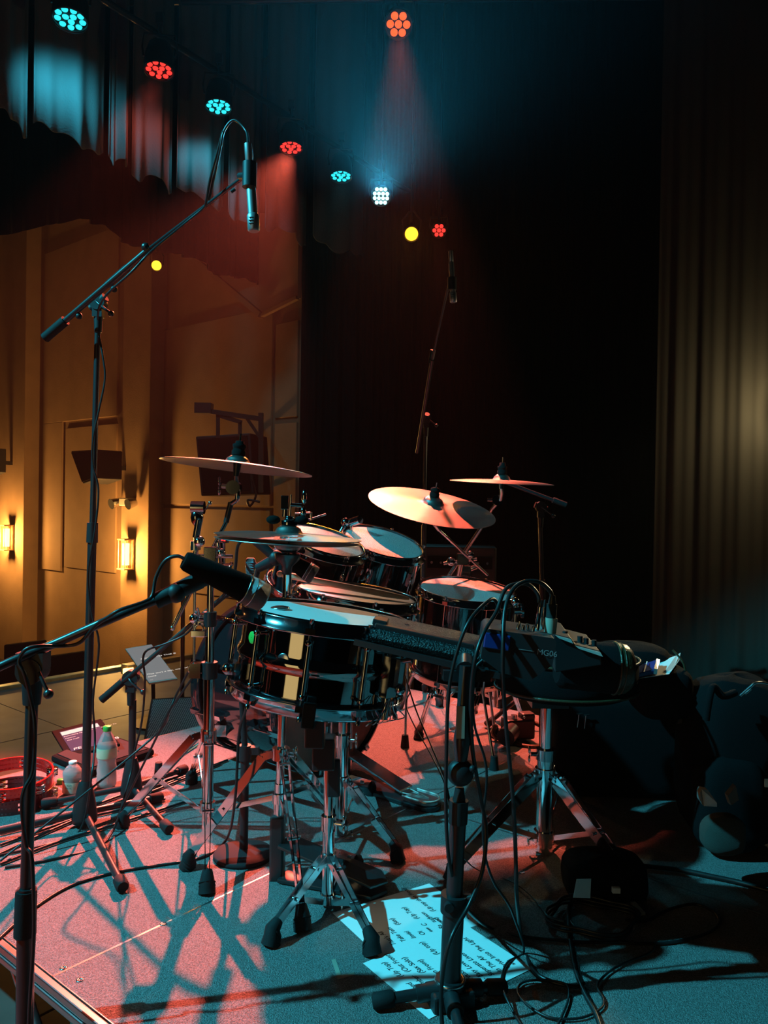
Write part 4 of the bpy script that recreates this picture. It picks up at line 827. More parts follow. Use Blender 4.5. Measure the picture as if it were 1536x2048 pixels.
# stand G: back right
gG = G(1087, 1452); sG = thing('microphone_stand', 'black boom stand at back right behind the edge-on cymbal', 'microphone stand', gG)
cG = P(1079, 1014, gG.y)
tripod_base(sG, gG, .22, [G(975, 1456), G(1130, 1490), G(1120, 1415)])
M().cyl((gG.x, gG.y, .25), P(1084, 1160, gG.y), .0125, n=12).build('lower_tube', MT['black_metal'], sG); M().cyl(P(1084, 1165, gG.y), cG, .009, n=12).build('upper_tube', MT['black_metal'], sG)
g0_, g1_ = P(1132, 1010, gG.y-.03), P(1015, 966, gG.y-.03); clutch(sG, cG+V((0, -.03, 0)), (g1_-g0_).normalized(), .024)
o = M().cyl(g1_, P(1108, 1001, gG.y-.03), .0085, n=10).build('boom_tube', MT['black_metal'], sG); M().cyl(g0_, P(1106, 1000, gG.y-.03), .013, n=12).build('rubber_grip', MT['rubber'], o)
# stand H: front right stand that carries the tray
gH = G(898, 2006); sH = thing('microphone_stand', 'stout black stand in front right with clutch ball, standing on the papers', 'microphone stand', gH)
zH = lambda v: V((gH.x+(P(930, 1330, gH.y+.03).x-gH.x)*ZA(gH, v)/.72, gH.y, ZA(gH, v)))
M().cyl(zH(1990), zH(1800), .0205, n=20).build('lower_tube', MT['black_metal'], sH); M().cyl(zH(1825), zH(1605), .0160, n=18).build('middle_tube', MT['black_metal'], sH)
M().tube([zH(1520), zH(1480), zH(1455), zH(1330)], [.012, .0165, .0135, .0115], 18).build('upper_tube', MT['black_metal'], sH)
m = M(); q = zH(1545); m.ball(q, .0265, 20, (1, .75, 1)); m.cyl(zH(1575), zH(1640), .0085, .0185, 14); m.cyl(zH(1600), zH(1645), .0185, n=16); m.ball(q+V((.022, -.012, .012)), .007, 10); m.build('clutch_ball', MT['black_satin'], sH)
m = M(); m.cyl(zH(1823), zH(1788), .0255, .026, 20); m.cyl(zH(1800)-V((.012, .02, 0)), zH(1800)-V((.012, .032, 0)), .009, n=14); m.cyl(zH(1795), zH(1795)+V((.038, -.01, .006)), .007, n=8); m.build('height_clamp', MT['black_satin'], sH)
m = M(); m.box(zH(1440)+V((-.006, -.0155, 0)), (.016, .002, .062)); m.build('tape_label', MT['kraft_tape'], sH, label='strip of beige masking tape')
m = M(); m.cyl(zH(2010), zH(1955), .030, .028, 20); m.box(zH(1990), (.085, .06, .034), Matrix.Rotation(.3, 3, 'Z')); m.build('hub', MT['black_satin'], sH, bevel=.005)
M().torus(zH(1960), (0, 0, 1), .026, .0045, 28, 8).build('height_ring', MT['chrome_worn'], sH)
for f in (G(757, 2018), G(1000, 1990), G(930, 2120)):
    f = V((f.x, f.y, .016)); c0 = V((gH.x, gH.y, .028)); d = (f-c0).normalized()
    lg = M().cyl(c0+d*.02, f, .0105, n=14).build('leg', MT['black_metal'], sH); M().tube([f-d*.03, f-d*.025, f+d*.008, f+d*.012], [.013, .0158, .0158, .012], 14).build('rubber_foot', MT['rubber'], lg)
    M().cyl(c0+d*.015, c0+d*.065, .0165, n=14).build('leg_socket', MT['black_satin'], sH)

# ================================================================== tray with mixer, drum throne, bags
Yt = 1.60
tray = thing('equipment_tray', 'thin black metal tray on the front right stand, edge towards the viewer', 'tray', P(930, 1338, gH.y+.03))
tq = [P(708, 1281, Yt-.06), P(1010, 1352, Yt-.10), P(1100, 1330, Yt+.16), P(790, 1268, Yt+.2)]
m = M(); m.prism(tq, (0, 0, -1), .005); m.build('plate', MT['black_metal'], tray)
m = M(); m.bar(tq[0]+V((0, .002, -.003)), tq[1]+V((0, .002, -.003)), .012, .004, (0, 1, 0)); m.box(P(930, 1345, gH.y+.04), (.09, .07, .02)); m.cyl(zH(1340), P(930, 1322, gH.y+.04), .018, n=14); m.build('mount', MT['black_metal'], tray)
# long padded black unit (ribbed body) lying on the tray
pu = thing('percussion_pad', 'long black electronic drum pad with grained front roll, lying on the tray', 'drum pad', P(840, 1300, Yt))
d1 = (tq[1]-tq[0]).normalized(); e0 = P(736, 1284, Yt-.03); e1 = P(965, 1334, Yt-.05); d1 = (e1-e0).normalized(); zq = V((0, 0, 1)); zq = (zq-d1*zq.dot(d1)).normalized(); yq = zq.cross(d1)
LL = (e1-e0).length; MR = Matrix((d1, yq, zq)).transposed()
pr = [(-.0, .0), (-.006, .006), (-.010, .014), (-.008, .022), (0, .027), (.012, .030), (.16, .036), (.165, .004)]
m = M(); ringsA = [e0+yq*y+zq*z for y, z in pr]; ringsB = [p+d1*LL for p in ringsA]; m.ringtube([ringsA, ringsB], True, False); m.build('body', MT['vinyl_grain'], pu, bevel=.002)
m = M(); m.bar(e0+d1*.006+yq*.02+zq*.033, e0+d1*(LL*.9)+yq*.02+zq*.033, .022, .010, zq); m.box(e0+d1*.014+yq*.05+zq*.038, (.03, .05, .012), MR); m.build('top_rail', MT['black_metal'], pu, bevel=.002)
# little mixer with blue cheek
mx = thing('audio_mixer', 'small dark audio mixer marked MG06 with blue side cheek and plugs on top', 'mixer', P(1030, 1300, Yt))
q0_ = P(962, 1316, Yt-.09); q1_ = P(1090, 1335, Yt-.10); dm_ = (q1_-q0_).normalized(); zz_ = V((0, 0, 1)); zz_ = (zz_-dm_*zz_.dot(dm_)).normalized(); yy_ = zz_.cross(dm_)
Lm = (P(1106, 1300, Yt-.10)-P(962, 1316, Yt-.09)).length
def mp(x, z, y=0): return q0_+dm_*x+zz_*z+yy_*y
prof = [(0.0, .0), (.0, .050), (.008, .058), (Lm-.004, .058), (Lm, .050), (Lm-.002, .006), (Lm-.040, -.030), (.04, -.022)]
m = M(); m.ringtube([[mp(x, z) for x, z in prof], [mp(x, z, .15) for x, z in prof]], True, False); m.build('body', MT['black_satin'], mx, bevel=.004)
m = M(); m.box(mp(.026, .036, -.0015), (.05, .004, .030), Matrix((dm_, yy_, zz_)).transposed()); m.build('blue_cheek', MT['blue_plastic'], mx, bevel=.002, label='blue plastic side cheek')
mat('print_grey', (.26, .27, .27), .6); mat('print_blue', (.05, .2, .6), .4)
text('MG06', mp(.104, .028, -.0012), dm_, zz_, .0155, MT['print_grey'], mx, 'model_lettering', lift=.0008)
m = M(); m.box(mp(.084, .028, -.0012), (.030, .0006, .0008), Matrix((dm_, yy_, zz_)).transposed()); m.build('printed_line', MT['print_grey'], mx)
for (x, y) in ((.068, .05), (.078, .05), (.088, .06), (.098, .05), (.073, .08), (.09, .09), (.105, .09)):
    M().cyl(mp(x, .057, y), mp(x, .068, y), .0036, .003, 12).build('knob', MT['gunmetal'], mx)
# steel and black plugs in the mixer
def plug(u0, v0, u1, v1, r, label, m_='chrome', y=Yt-.02):
    a_, b_ = P(u0, v0, y), P(u1, v1, y); t = thing('cable_plug', label, 'plug', b_); d = (a_-b_)
    M().tube([b_, b_+d*.5, b_+d*.52, b_+d], [r, r, r*.9, r*.92], 16).build('barrel', MT[m_], t); M().tube([b_+d, b_+d*1.05, b_+d*1.3], [r*.7, r*.7, r*.45], 12).build('strain_relief', MT['cable'], t); return t
plug(1081, 1214, 1075, 1262, .0065, 'left of two tall steel plugs standing in the mixer near its right end', 'chrome')
plug(1089, 1214, 1085, 1262, .0042, 'slim dark plug right behind the tall steel one', 'gunmetal', Yt+.01)
plug(1008, 1224, 1004, 1256, .0040, 'short steel plug near the blue cheek of the mixer', 'chrome', Yt)
t = plug(1104, 1208, 1100, 1266, .0115, 'fat black plug with a taped grey collar at the right end of the mixer', 'rubber', Yt-.03)
a_, b_ = P(1103, 1236, Yt-.03), P(1100, 1266, Yt-.03); M().cyl(b_, a_, .0124, n=16).build('tape_collar', MT['kraft_tape'], t)
# brass-coloured knob clamp seen behind the mixer
kb = thing('wing_clamp', 'shiny clamp with round knob between floor tom and mixer plugs', 'clamp', P(1035, 1240, 2.2))
m = M(); m.cyl(P(1028, 1221, 2.2), P(1042, 1221, 2.2), .012, n=12); m.cyl(P(1042, 1221, 2.2), P(1046, 1221, 2.2), .021, n=20); m.build('knob', MT['chrome'], kb)
m = M(); m.tube([P(1032, 1202, 2.2), P(1030, 1262, 2.2)], .008, 10); m.ball(P(1031, 1204, 2.2), .013, 10); m.ball(P(1042, 1252, 2.2), .010, 8); m.tube([P(1036, 1245, 2.2), P(1056, 1262, 2.2)], .005, 8); m.build('post', MT['chrome'], kb)
# stepped desktop unit with the warm light along its edge painted as pale strips
un = thing('stepped_device', 'black stepped desktop unit with warm light on its edges painted as pale strips, right of the mixer', 'electronic device', P(1150, 1320, 1.72))
YU = 1.70
pf = [(1108, 1268), (1142, 1276), (1150, 1289), (1200, 1302), (1203, 1330), (1110, 1345)]
m = M(); fr_ = [P(u, v, YU) for u, v in pf]; m.prism(fr_, (.12, 1, 0), .22); m.build('body', MT['black_satin'], un, bevel=.002)
for (u0, v0, u1, v1) in ((1110, 1270, 1142, 1278), (1150, 1291, 1201, 1304)):
    m = M(); m.prism([P(u0, v0, YU-.002), P(u1-1, v1, YU-.002), P(u1+4, v1+9, YU-.002), P(u0+7, v0+6, YU-.002)], (0, -1, 0), .003); m.build('lit_edge_strip', MT['label_white'], un, label='pale strip painted as a warm-lit edge')
for (u, v) in ((1160, 1272), (1172, 1276), (1188, 1280), (1130, 1262)): M().cyl(P(u, v+16, YU+.06), P(u, v, YU+.06), .006, n=10).build('knob', MT['black_satin'], un)
# drum throne
gT = G(1088, 1704); th = thing('drum_throne', 'drum throne with wide black padded seat on thick chrome tripod', 'stool', gT)
zT = lambda v: up_to(gT, v)
M().cyl(zT(1700), zT(1505), .0235, n=24).build('lower_tube', MT['chrome'], th); M().cyl(zT(1510), zT(1385), .0155, n=20).build('upper_tube', MT['chrome'], th)
collar(th, zT(1508), .027, .03, 'gunmetal', wing=(-1, -.1, 0)); collar(th, zT(1546), .029, .03); collar(th, zT(1672), .029, .034, 'chrome', wing=(-1, -.3, 0))
leg_set(th, zT(1543), zT(1672), [G(905, 1760), G(1272, 1800), G(1150, 1600)], w=.034, gap=.013)
ts = P(1132, 1372, gT.y+.02); sc_ = V((ts.x, ts.y, 0)); st_ = ZA(sc_, 1300); sb2 = ZA(sc_, 1388)
m = M(); prs = [(.001, sb2), (.16, sb2), (.188, sb2+.012), (.197, sb2+.035), (.197, st_-.035), (.188, st_-.012), (.165, st_-.002), (.001, st_)]
m.lathe(prs, sc_, n=48)
for i, p in enumerate(m.v): m.v[i] = V((sc_.x+(p.x-sc_.x)*1.0, sc_.y+(p.y-sc_.y)*.85, p.z))
m.build('seat', MT['nylon'], th, label='black cloth drum seat')
m = M(); pts = [V((sc_.x+.199*math.cos(k*math.pi/24), sc_.y+.199*.85*math.sin(k*math.pi/24), 0)) for k in range(48)]
for z in (sb2+.02, st_-.02): m.tube([p+V((0, 0, z)) for p in pts]+[pts[0]+V((0, 0, z))], .004, 6)
m.build('piping', MT['leather'], th)
m = M(); m.box(V((gT.x, gT.y, sb2-.012)), (.10, .10, .024)); m.build('seat_plate', MT['black_metal'], th)
# rounded leather case standing behind the unit (its brown end shines)
lc = thing('leather_case', 'rounded black case with brown leather end cap catching warm light', 'case', P(1215, 1385, 1.85))
q = P(1198, 1334, 1.84); q2 = P(1248, 1338, 1.84); dx = (q2-q).normalized()
m = M(); m.tube([q-dx*.10, q-dx*.09, q+dx*.035], [.045, .056, .060], 32); m.build('body', MT['nylon'], lc)
m = M(); m.tube([q+dx*.035, q+dx*.06, q+dx*.072, q+dx*.078], [.0605, .058, .048, .02], 32); m.build('end_cap', MT['leather'], lc, label='brown leather end')
m = M(); m.torus(q+dx*.036, dx, .0605, .003, 40, 6); m.torus(q+dx*.048, dx, .0595, .0015, 40, 6); m.build('seam', MT['leather'], lc)
# black drum case + soft bag right, with paper and blue card on top
def blob(name, c, sz, m_, parent, seed, amt=.06, bev=.0, e=.35):
    """soft superellipsoid body"""
    c = V(c); n_ = 28; rings = []; rng = random.Random(seed)
    ph1, ph2 = rng.random()*6, rng.random()*6
    f = lambda x: math.copysign(abs(x)**e, x)
    for i in range(n_//2+1):
        a_ = -math.pi/2+math.pi*i/(n_//2)
        ring = []
        for j in range(n_):
            t_ = 2*math.pi*j/n_; k_ = 1+amt*math.sin(3*t_+ph1+2*a_)*math.cos(2*a_+ph2)
            ring.append(c+V((sz[0]/2*f(math.cos(a_))*f(math.cos(t_))*k_, sz[1]/2*f(math.cos(a_))*f(math.sin(t_))*k_, sz[2]/2*f(math.sin(a_))*(1+amt*.5*math.cos(2*t_+ph2)))))
        rings.append(ring)
    return M().ringtube(rings).build(name, m_, parent)
dc = thing('drum_case', 'tall black fabric drum case standing behind the throne', 'case', (1.02, 2.75, 0))
blob('case_body', (.86, 2.72, .175), (.56, .36, .35), MT['nylon'], dc, 3, .02, e=.25)
m = M(); m.tube([V((.86+.272*math.cos(k*math.pi/12), 2.72+.172*math.sin(k*math.pi/12), .27)) for k in range(25)], .004, 6); m.build('zip', MT['rubber'], dc)
for (u, v) in ((1158, 1428), (1172, 1430)):
    m = M(); m.cyl(P(u, v, 2.53), P(u-3, v+27, 2.53), .0018, n=6); m.tube([P(u-5, v, 2.53), P(u+7, v-1, 2.53)], .003, 6); m.build('zip_pull', MT['chrome_worn'], dc, label='thin steel zip pull')
sbg = thing('shoulder_bag', 'soft black rounded bag at right with a blue card and torn paper on top', 'bag', P(1320, 1420, 2.3))
blob('bag_body', P(1318, 1378, 2.30), (.155, .22, .155), MT['nylon'], sbg, 8, .03, e=.55); blob('bag_flap', P(1262, 1325, 2.36), (.22, .2, .12), MT['nylon'], sbg, 9, .04, e=.6); blob('side_pouch', P(1335, 1352, 2.42), (.09, .14, .13), MT['nylon'], sbg, 10, .03, e=.6)
m = M(); m.tube(smooth([P(1345, 1300, 2.26), P(1368, 1330, 2.24), P(1372, 1385, 2.24), P(1362, 1410, 2.24), P(1330, 1418, 2.22)], 5), .003, 6); m.build('piping', MT['leather'], sbg)
m = M(); m.prism([P(1362, 1412, 2.25), P(1374, 1408, 2.25), P(1372, 1445, 2.25), P(1356, 1448, 2.25)], (0, 1, 0), .004); m.build('webbing_strap', MT['mesh_cloth'], sbg)
tpz = thing('torn_paper', 'torn white paper lit cyan on top of the soft black bag', 'paper', P(1320, 1340, 2.2))
m = M(); m.prism([P(1288, 1340, 2.24), P(1300, 1330, 2.27), P(1340, 1316, 2.30), P(1352, 1312, 2.30), P(1361, 1306, 2.32), P(1358, 1322, 2.28), P(1346, 1338, 2.22), P(1338, 1349, 2.17), P(1325, 1350, 2.16), P(1280, 1357, 2.15), P(1270, 1358, 2.16)], (.1, -.1, 1), .0012); m.build('sheet', MT['paper'], tpz)
bc_ = thing('blue_card', 'small dark blue box with silver end lying on the torn paper', 'box', P(1300, 1345, 2.2))
m = M(); m.prism([P(1272, 1345, 2.2), P(1283, 1338, 2.23), P(1313, 1328, 2.23), P(1309, 1348, 2.16), P(1272, 1357, 2.15)], (0, -.2, 1), .014); m.build('box_body', MT['blue_plastic'], bc_, bevel=.002)
m = M(); m.prism([P(1312, 1328, 2.22), P(1319, 1330, 2.22), P(1314, 1349, 2.15), P(1307, 1348, 2.15)], (0, -.2, 1), .016); m.build('silver_end', MT['chrome_worn'], bc_); m = M(); m.bar(P(1294, 1334, 2.21)+V((0,0,.016)), P(1288, 1355, 2.13)+V((0,0,.016)), .003, .001); m.build('white_line', MT['label_white'], bc_)
# backpack at the far right
gb_ = G(1465, 1722); bk = thing('backpack', 'black backpack with mesh side pocket leaning at the right edge', 'backpack', gb_)
blob('body', V((gb_.x+.05, gb_.y+.12, .245)), (.30, .24, .48), MT['nylon'], bk, 5, .05, e=.6)
blob('front_pocket', V((gb_.x+.0, gb_.y+.03, .15)), (.20, .12, .27), MT['nylon'], bk, 6, .05, e=.6)
m = M(); m.tube(smooth([P(1412, 1440, 2.06), P(1420, 1390, 2.06), P(1428, 1374, 2.08), P(1446, 1392, 2.08), P(1470, 1385, 2.1)], 5), .010, 8); m.build('shoulder_strap', MT['nylon'], bk)
m = M(); m.tube(smooth([P(1480, 1392, 2.08), P(1500, 1375, 2.08), P(1512, 1366, 2.08), P(1536, 1368, 2.08), P(1560, 1380, 2.1)], 5), .0035, 8); m.cyl(P(1490, 1388, 2.06), P(1502, 1378, 2.06), .003, n=6); m.build('zip', MT['chrome_worn'], bk)
mpk = blob('mesh_pocket', P(1447, 1668, 1.98), (.11, .07, .10), MT['mesh_cloth'], bk, 11, .06, e=.7)
m = M(); m.prism([P(1400, 1585, 1.99), P(1403, 1578, 2.0), P(1416, 1580, 1.98), P(1434, 1606, 1.97), P(1434, 1614, 1.97), P(1408, 1612, 1.99), P(1400, 1600, 2.0)], (0, 1, 0), .02); m.build('crumpled_bag', MT['mic_grey'], bk, label='crumpled clear plastic bag in pocket')
m = M(); m.prism([P(1456, 1592, 1.98), P(1472, 1572, 2.0), P(1478, 1600, 1.98), P(1462, 1611, 1.97)], (0, 1, 0), .02); m.build('crumpled_bag', MT['mic_grey'], bk)
m = M(); m.box(P(1534, 1566, 1.95), (.012, .004, .02)); m.build('white_tag', MT['label_white'], bk)

# ================================================================== things lying about
# guitar amplifier head and cabinet behind
amp = thing('guitar_amplifier', 'black amplifier stack standing behind the floor tom', 'amplifier', V((.45, 4.7, ST)))
am0 = P(848, 1100, 4.7); am1 = P(998, 1092, 4.7); wid = (am1-am0).length; mid = (am0+am1)/2
zt_ = ZA(mid, 1092); zb_ = zt_-.26
R0 = Matrix.Rotation(-.1, 3, 'Z')
M().box((mid.x, mid.y+.15, (zt_+zb_)/2), (wid, .30, .25), R0).build('amp_head', MT['black_satin'], amp, bevel=.01)
M().box((mid.x, mid.y+.15, (zb_+ST)/2), (wid*1.15, .36, zb_-ST-.01), R0).build('speaker_cabinet', MT['nylon'], amp, bevel=.012)
m = M(); m.box((mid.x-.01, mid.y-.014, zt_-.10), (wid*.86, .012, .07), R0); m.build('control_panel', MT['matte_black'], amp)
for k in range(7): q = V((mid.x-.18+k*.055, mid.y-.025+.0055*(-k+3), zt_-.10)); M().cyl(q, q-V((0, .012, 0)), .008, n=10).build('knob', MT['chrome_worn'], amp)
# a folded black handle loop next to it
# camera with strap on carpet
gCm = G(1035, 1482); cm_ = thing('camera', 'black camera with strap lying on the lit carpet behind the throne post', 'camera', gCm)
s_ = gCm.y/F
m = M(); cc_ = gCm+V((0, 0, .055)); m.box(cc_, (.125, .075, .085), Matrix.Rotation(.25, 3, 'Z')); m.box(cc_+V((.035, 0, .045)), (.06, .05, .04), Matrix.Rotation(.25, 3, 'Z')); m.build('body', MT['black_satin'], cm_, bevel=.010)
m = M(); m.cyl(cc_+V((-.03, -.04, 0)), cc_+V((-.065, -.10, -.012)), .034, .037, 20); m.build('lens', MT['black_metal'], cm_, bevel=.002)
m = M(); m.cyl(cc_+V((-.02, -.02, .043)), cc_+V((-.02, -.02, .058)), .012, n=12); m.ball(cc_+V((.02, -.03, .05)), .006, 8); m.build('dial', MT['chrome_worn'], cm_)
m = M(); m.tube(smooth([cc_+V((.07, 0, .02)), cc_+V((.11, -.03, .0)), cc_+V((.10, -.07, -.045)), cc_+V((.03, -.09, -.05)), cc_+V((-.05, -.02, -.05)), cc_+V((-.10, .0, -.03)), cc_+V((-.09, 0, .01))], 6), .009, 8); m.build('neck_strap', MT['leather'], cm_)
# set lists
def sheet(c0, xd, yd, w_, h_, label, lines, th_=.0006, z=0.001):
    x = V(xd).normalized(); y = V(yd); y = (y-x*y.dot(x)).normalized(); c0 = V(c0)
    t = thing('set_list', label, 'paper', c0+V((0, 0, z)), 'printed set lists taped to the carpet')
    m = M(); nx = 10
    for (aa) in (0,): m.prism([c0+V((0, 0, z)), c0+x*w_+V((0, 0, z)), c0+x*w_+y*h_+V((0, 0, z)), c0+y*h_+V((0, 0, z))], (0, 0, 1) if x.cross(y).z > 0 else (0, 0, 1), th_)
    m.build('sheet', MT['paper'], t)
    return t, c0, x, y
# front sheet: reading direction runs from lower right to upper left, top of the page at lower left
A_, B_, C_ = G(1065, 1938), G(940, 1856), G(727, 1927)
xr = (B_-A_).normalized(); yu = (C_-B_); yu = (yu-xr*yu.dot(xr)).normalized()
Wd, Ht = .216, .279
# page origin = bottom-left of the printed page = right corner A_
t, c0, x, y = sheet(A_, xr, yu, Wd, Ht, 'front set list sheet, printed upside down to the viewer, under the stand foot', [])
L1 = ['***', 'Drive Into The Light    (Out Front)', 'In The Air', 'Seperate Lives', 'Easy Lover', 'Percussion Intro', 'Hang In Long  (Up Top)', '***', 'Paradise    (Up top then Front)', 'You Number  (Sax Solo)', 'My Number    (Out Front)', 'Something Happened   (Up Top)']
L1 = ['***', 'Drive Into The Light     (Out Front)', 'In The Air', 'Seperate Lives', '- Easy Lover', 'Percussion In       (Up top)', 'Hang In L', 'Up top then Front)', 'Paradise       (Sax Solo)', 'e My Number   (Out Front)', 'g Happened     (Up Top)']
for i, s_t in enumerate(L1):
    text(s_t, c0+x*.028+y*(.018+i*.0225)+V((0, 0, .001)), x, y, .0165, MT['ink'], t, 'printed_line', shear=.25, lift=.0009)
A2_, B2_, C2_ = G(968, 1846), G(855, 1765), G(672, 1828)
xr = (B2_-A2_).normalized(); yu = (C2_-B2_); yu = (yu-xr*yu.dot(xr)).normalized()
t, c0, x, y = sheet(A2_, xr, yu, Wd, Ht, 'rear set list sheet, partly under the front one and crossed by stand shadows', [], z=.0002)
L2 = ['***', 'L              (Up top then Front)', 'Ra   tudyson', '***  C     (Up Top)', 'Oi', 'Invisi       (Sax)', 'Take Tem', 'That\'s All']
for i, s_t in enumerate(L2): text(s_t, c0+x*.028+y*(.045+i*.026), x, y, .016, MT['ink'], t, 'printed_line', shear=.25, lift=.0012)
# bottles
def bottle(u, v, h, r, label, capm, labm, water=.85, txt=None, lab=(.45, .66), cls=''):
    g = G(u, v); g.z = 0; t = thing('water_bottle', label, 'bottle', g)
    pr = [(.001, .002), (r*.7, .002), (r*.95, .008), (r, .02*h/.2), (r*.97, h*.18), (r, h*.2), (r*.96, h*.24), (r, h*.30), (r*.88, h*.42), (r*.98, h*.5), (r, h*.62), (r*.97, h*.70), (r*.62, h*.84), (r*.38, h*.90), (r*.36, h*.93)]
    M().lathe(pr, g, n=32).build('plastic_body', MT['clear_plastic'], t)
    wpr = [(.001, .003)]+[(a_*.95, z) for a_, z in pr[1:] if z < h*water]; wpr += [(.001, wpr[-1][1])]
    M().lathe(wpr, g, n=32).build('water', MT['water'], t)
    M().lathe([(r*.40, h*.92), (r*.42, h*.93), (r*.42, h*.99), (r*.38, h), (.001, h)], g, n=24).build('cap', MT[capm], t)
    lb_ = M().lathe([(r*1.01, h*lab[0]), (r*1.02, h*(lab[0]+.01)), (r*1.02, h*(lab[1]-.01)), (r*1.01, h*lab[1])], g, n=32).build('wrap_label', labm, t)
    if txt:
        for i, s_ in enumerate(txt): text(s_, g+V((0, -r*1.05, h*(lab[1]-.06-.085*i))), (1, 0, 0), (0, 0, 1), h*.085, MT['ink'], t, 'label_lettering', align='CENTER', lift=.0012)
mat('label_cream', (.62, .56, .40), .5, mix=(.45, .60, .38), mscale=40); mat('label_kraft', (.60, .42, .28), .5, mix=(.75, .62, .50), mscale=30)
bottle(213, 1574, .205, .0325, 'taller clear water bottle with green cap, beside the left stand', 'green_cap', MT['label_cream'], .82, None, (.50, .66))
bottle(145, 1588, .108, .031, 'short clear water bottle with white cap beside the tambourine', 'white_cap', MT['label_kraft'], .78, ['DEER', 'PARK'], (.10, .42))
gc = G(122, 1566); cp = thing('bottle_cap', 'tiny green bottle cap on the carpet between tambourine and short bottle', 'bottle cap', gc); M().lathe([(.001, .013), (.012, .013), (.0135, .011), (.014, 0)], gc, n=24).build('cap_shell', MT['green_cap'], cp)
# tambourines
def tambourine(c, n, R, hgt, m_, label, ph):
    c = V(c); a_, b_, n_ = frame(n); t = thing('tambourine', label, 'tambourine', c, 'stacked tambourines')
    nj = 6; frame_m = M(); slot = .20
    # shell between the slots, plus top and bottom bands
    frame_m.lathe([(R, hgt), (R, hgt*.80), (R-.006, hgt*.80), (R-.006, hgt), (R, hgt)], c, n_, 64)
    frame_m.lathe([(R, hgt*.44), (R, hgt*.56), (R-.006, hgt*.56), (R-.006, hgt*.44), (R, hgt*.44)], c, n_, 64)
    frame_m.lathe([(R, 0), (R, hgt*.2), (R-.006, hgt*.2), (R-.006, 0), (R, 0)], c, n_, 64)
    for k in range(nj):
        t0 = 2*math.pi*k/nj+slot+ph; t1 = 2*math.pi*(k+1)/nj-slot+ph; ns = 8
        out = []; 
        for i in range(ns+1):
            tt = t0+(t1-t0)*i/ns; d = a_*math.cos(tt)+b_*math.sin(tt)
            out.append([c+d*R+n_*.002, c+d*R+n_*(hgt-.002), c+d*(R-.006)+n_*(hgt-.002), c+d*(R-.006)+n_*.002])
        frame_m.ringtube(out, True, False)
    frame_m.build('rim', MT[m_], t)
    for k in range(nj):
        tt = 2*math.pi*k/nj+ph; d = a_*math.cos(tt)+b_*math.sin(tt)
        for z in (.32, .68):
            q = c+d*(R-.003)+n_*hgt*z; m = M()
            for s__ in (-1, 1): m.lathe([(.0005, .0008), (.006, .001), (.008, 0), (.0175, .0012), (.0178, .0004), (.008, -.001), (.0005, -.0004)], q+n_*s__*.0028, n_*s__, 24)
            m.cyl(q-n_*.006, q+n_*.006, .0012, n=6); m.build('jingle_pair', MT['chrome'], t)
    return t
ctb = G(22, 1606); tambourine(V((ctb.x, ctb.y+.01, 0)), (0, 0, 1), .120, .042, 'maroon_plastic', 'dark maroon tambourine lying flat beneath the bright red one', .25)
tb_ = tambourine(V((ctb.x-.004, ctb.y+.02, .050)), (.05, -.10, 1), .120, .042, 'red_plastic', 'bright red tambourine tilted on top of the dark maroon one', .6)
m = M()
for k in range(9):
    tt = math.pi*(1.38+.24*k/8); m.v and None
arc = [V((ctb.x-.004+.1185*math.cos(math.pi*(1.30+.22*k/8)), ctb.y+.02+.1185*math.sin(math.pi*(1.30+.22*k/8)), .040)) for k in range(9)]
m.add(arc+[p+V((0, 0, .020)) for p in arc], [(k, k+1, k+10, k+9) for k in range(8)]); m.build('white_sticker', MT['label_white'], tb_)
# tablet case + tablet
cs = thing('laptop_case', 'flat black padded case lying on the riser edge behind the bottles', 'case', G(200, 1530))
cq = [G(101, 1525), G(205, 1475), G(310, 1512), G(178, 1558)]
m = M(); 
cen = sum(cq, V((0, 0, 0)))/4; oq = [cen+(p-cen)*1.0 for p in cq]; m.prism([p+V((0, 0, .001)) for p in oq], (0, 0, 1), .026); m.build('shell', MT['matte_black'], cs, bevel=.010)
m = M(); m.prism([cen+(p-cen)*.86+V((0, 0, .0275)) for p in cq], (0, 0, 1), .002); m.build('panel', MT['flat_grey_black'], cs)
def screen(name, label, q, m_bezel, m_scr, lines, cat='screen', inset=.10, th_=.012, header=None):
    a_, b__, c__, d__ = q; x = (b__-a_).normalized(); nrm = (b__-a_).cross(d__-a_).normalized()
    if nrm.y > 0: nrm = -nrm
    t = thing(name, label, cat, (c__+d__)/2)
    m = M(); m.prism([p-nrm*th_ for p in q], nrm, th_); m.build('bezel', MT[m_bezel], t, bevel=.003)
    def pt(s__, r__): return (a_*(1-s__)+b__*s__)*(1-r__)+(d__*(1-s__)+c__*s__)*r__
    i_ = inset; m = M(); m.prism([pt(i_, i_)+nrm*.0005, pt(1-i_, i_)+nrm*.0005, pt(1-i_, 1-i_)+nrm*.0005, pt(i_, 1-i_)+nrm*.0005], nrm, .0006); m.build('display', MT[m_scr], t)
    if header:
        m = M(); m.prism([pt(i_+.01, i_+.03)+nrm*.0014, pt(1-i_-.01, i_+.03)+nrm*.0014, pt(1-i_-.01, i_+header)+nrm*.0014, pt(i_+.01, i_+header)+nrm*.0014], nrm, .0004); m.build('header_bar', MT['screen_pale'], t)
    for (s_, fx, fy, sz) in lines:
        yd = (a_-d__).normalized(); text(s_, pt(fx, fy)+nrm*.002, x, yd, sz, MT['screen_text'], t, 'screen_lettering', lift=0)
    return t, nrm
Yq = 2.95
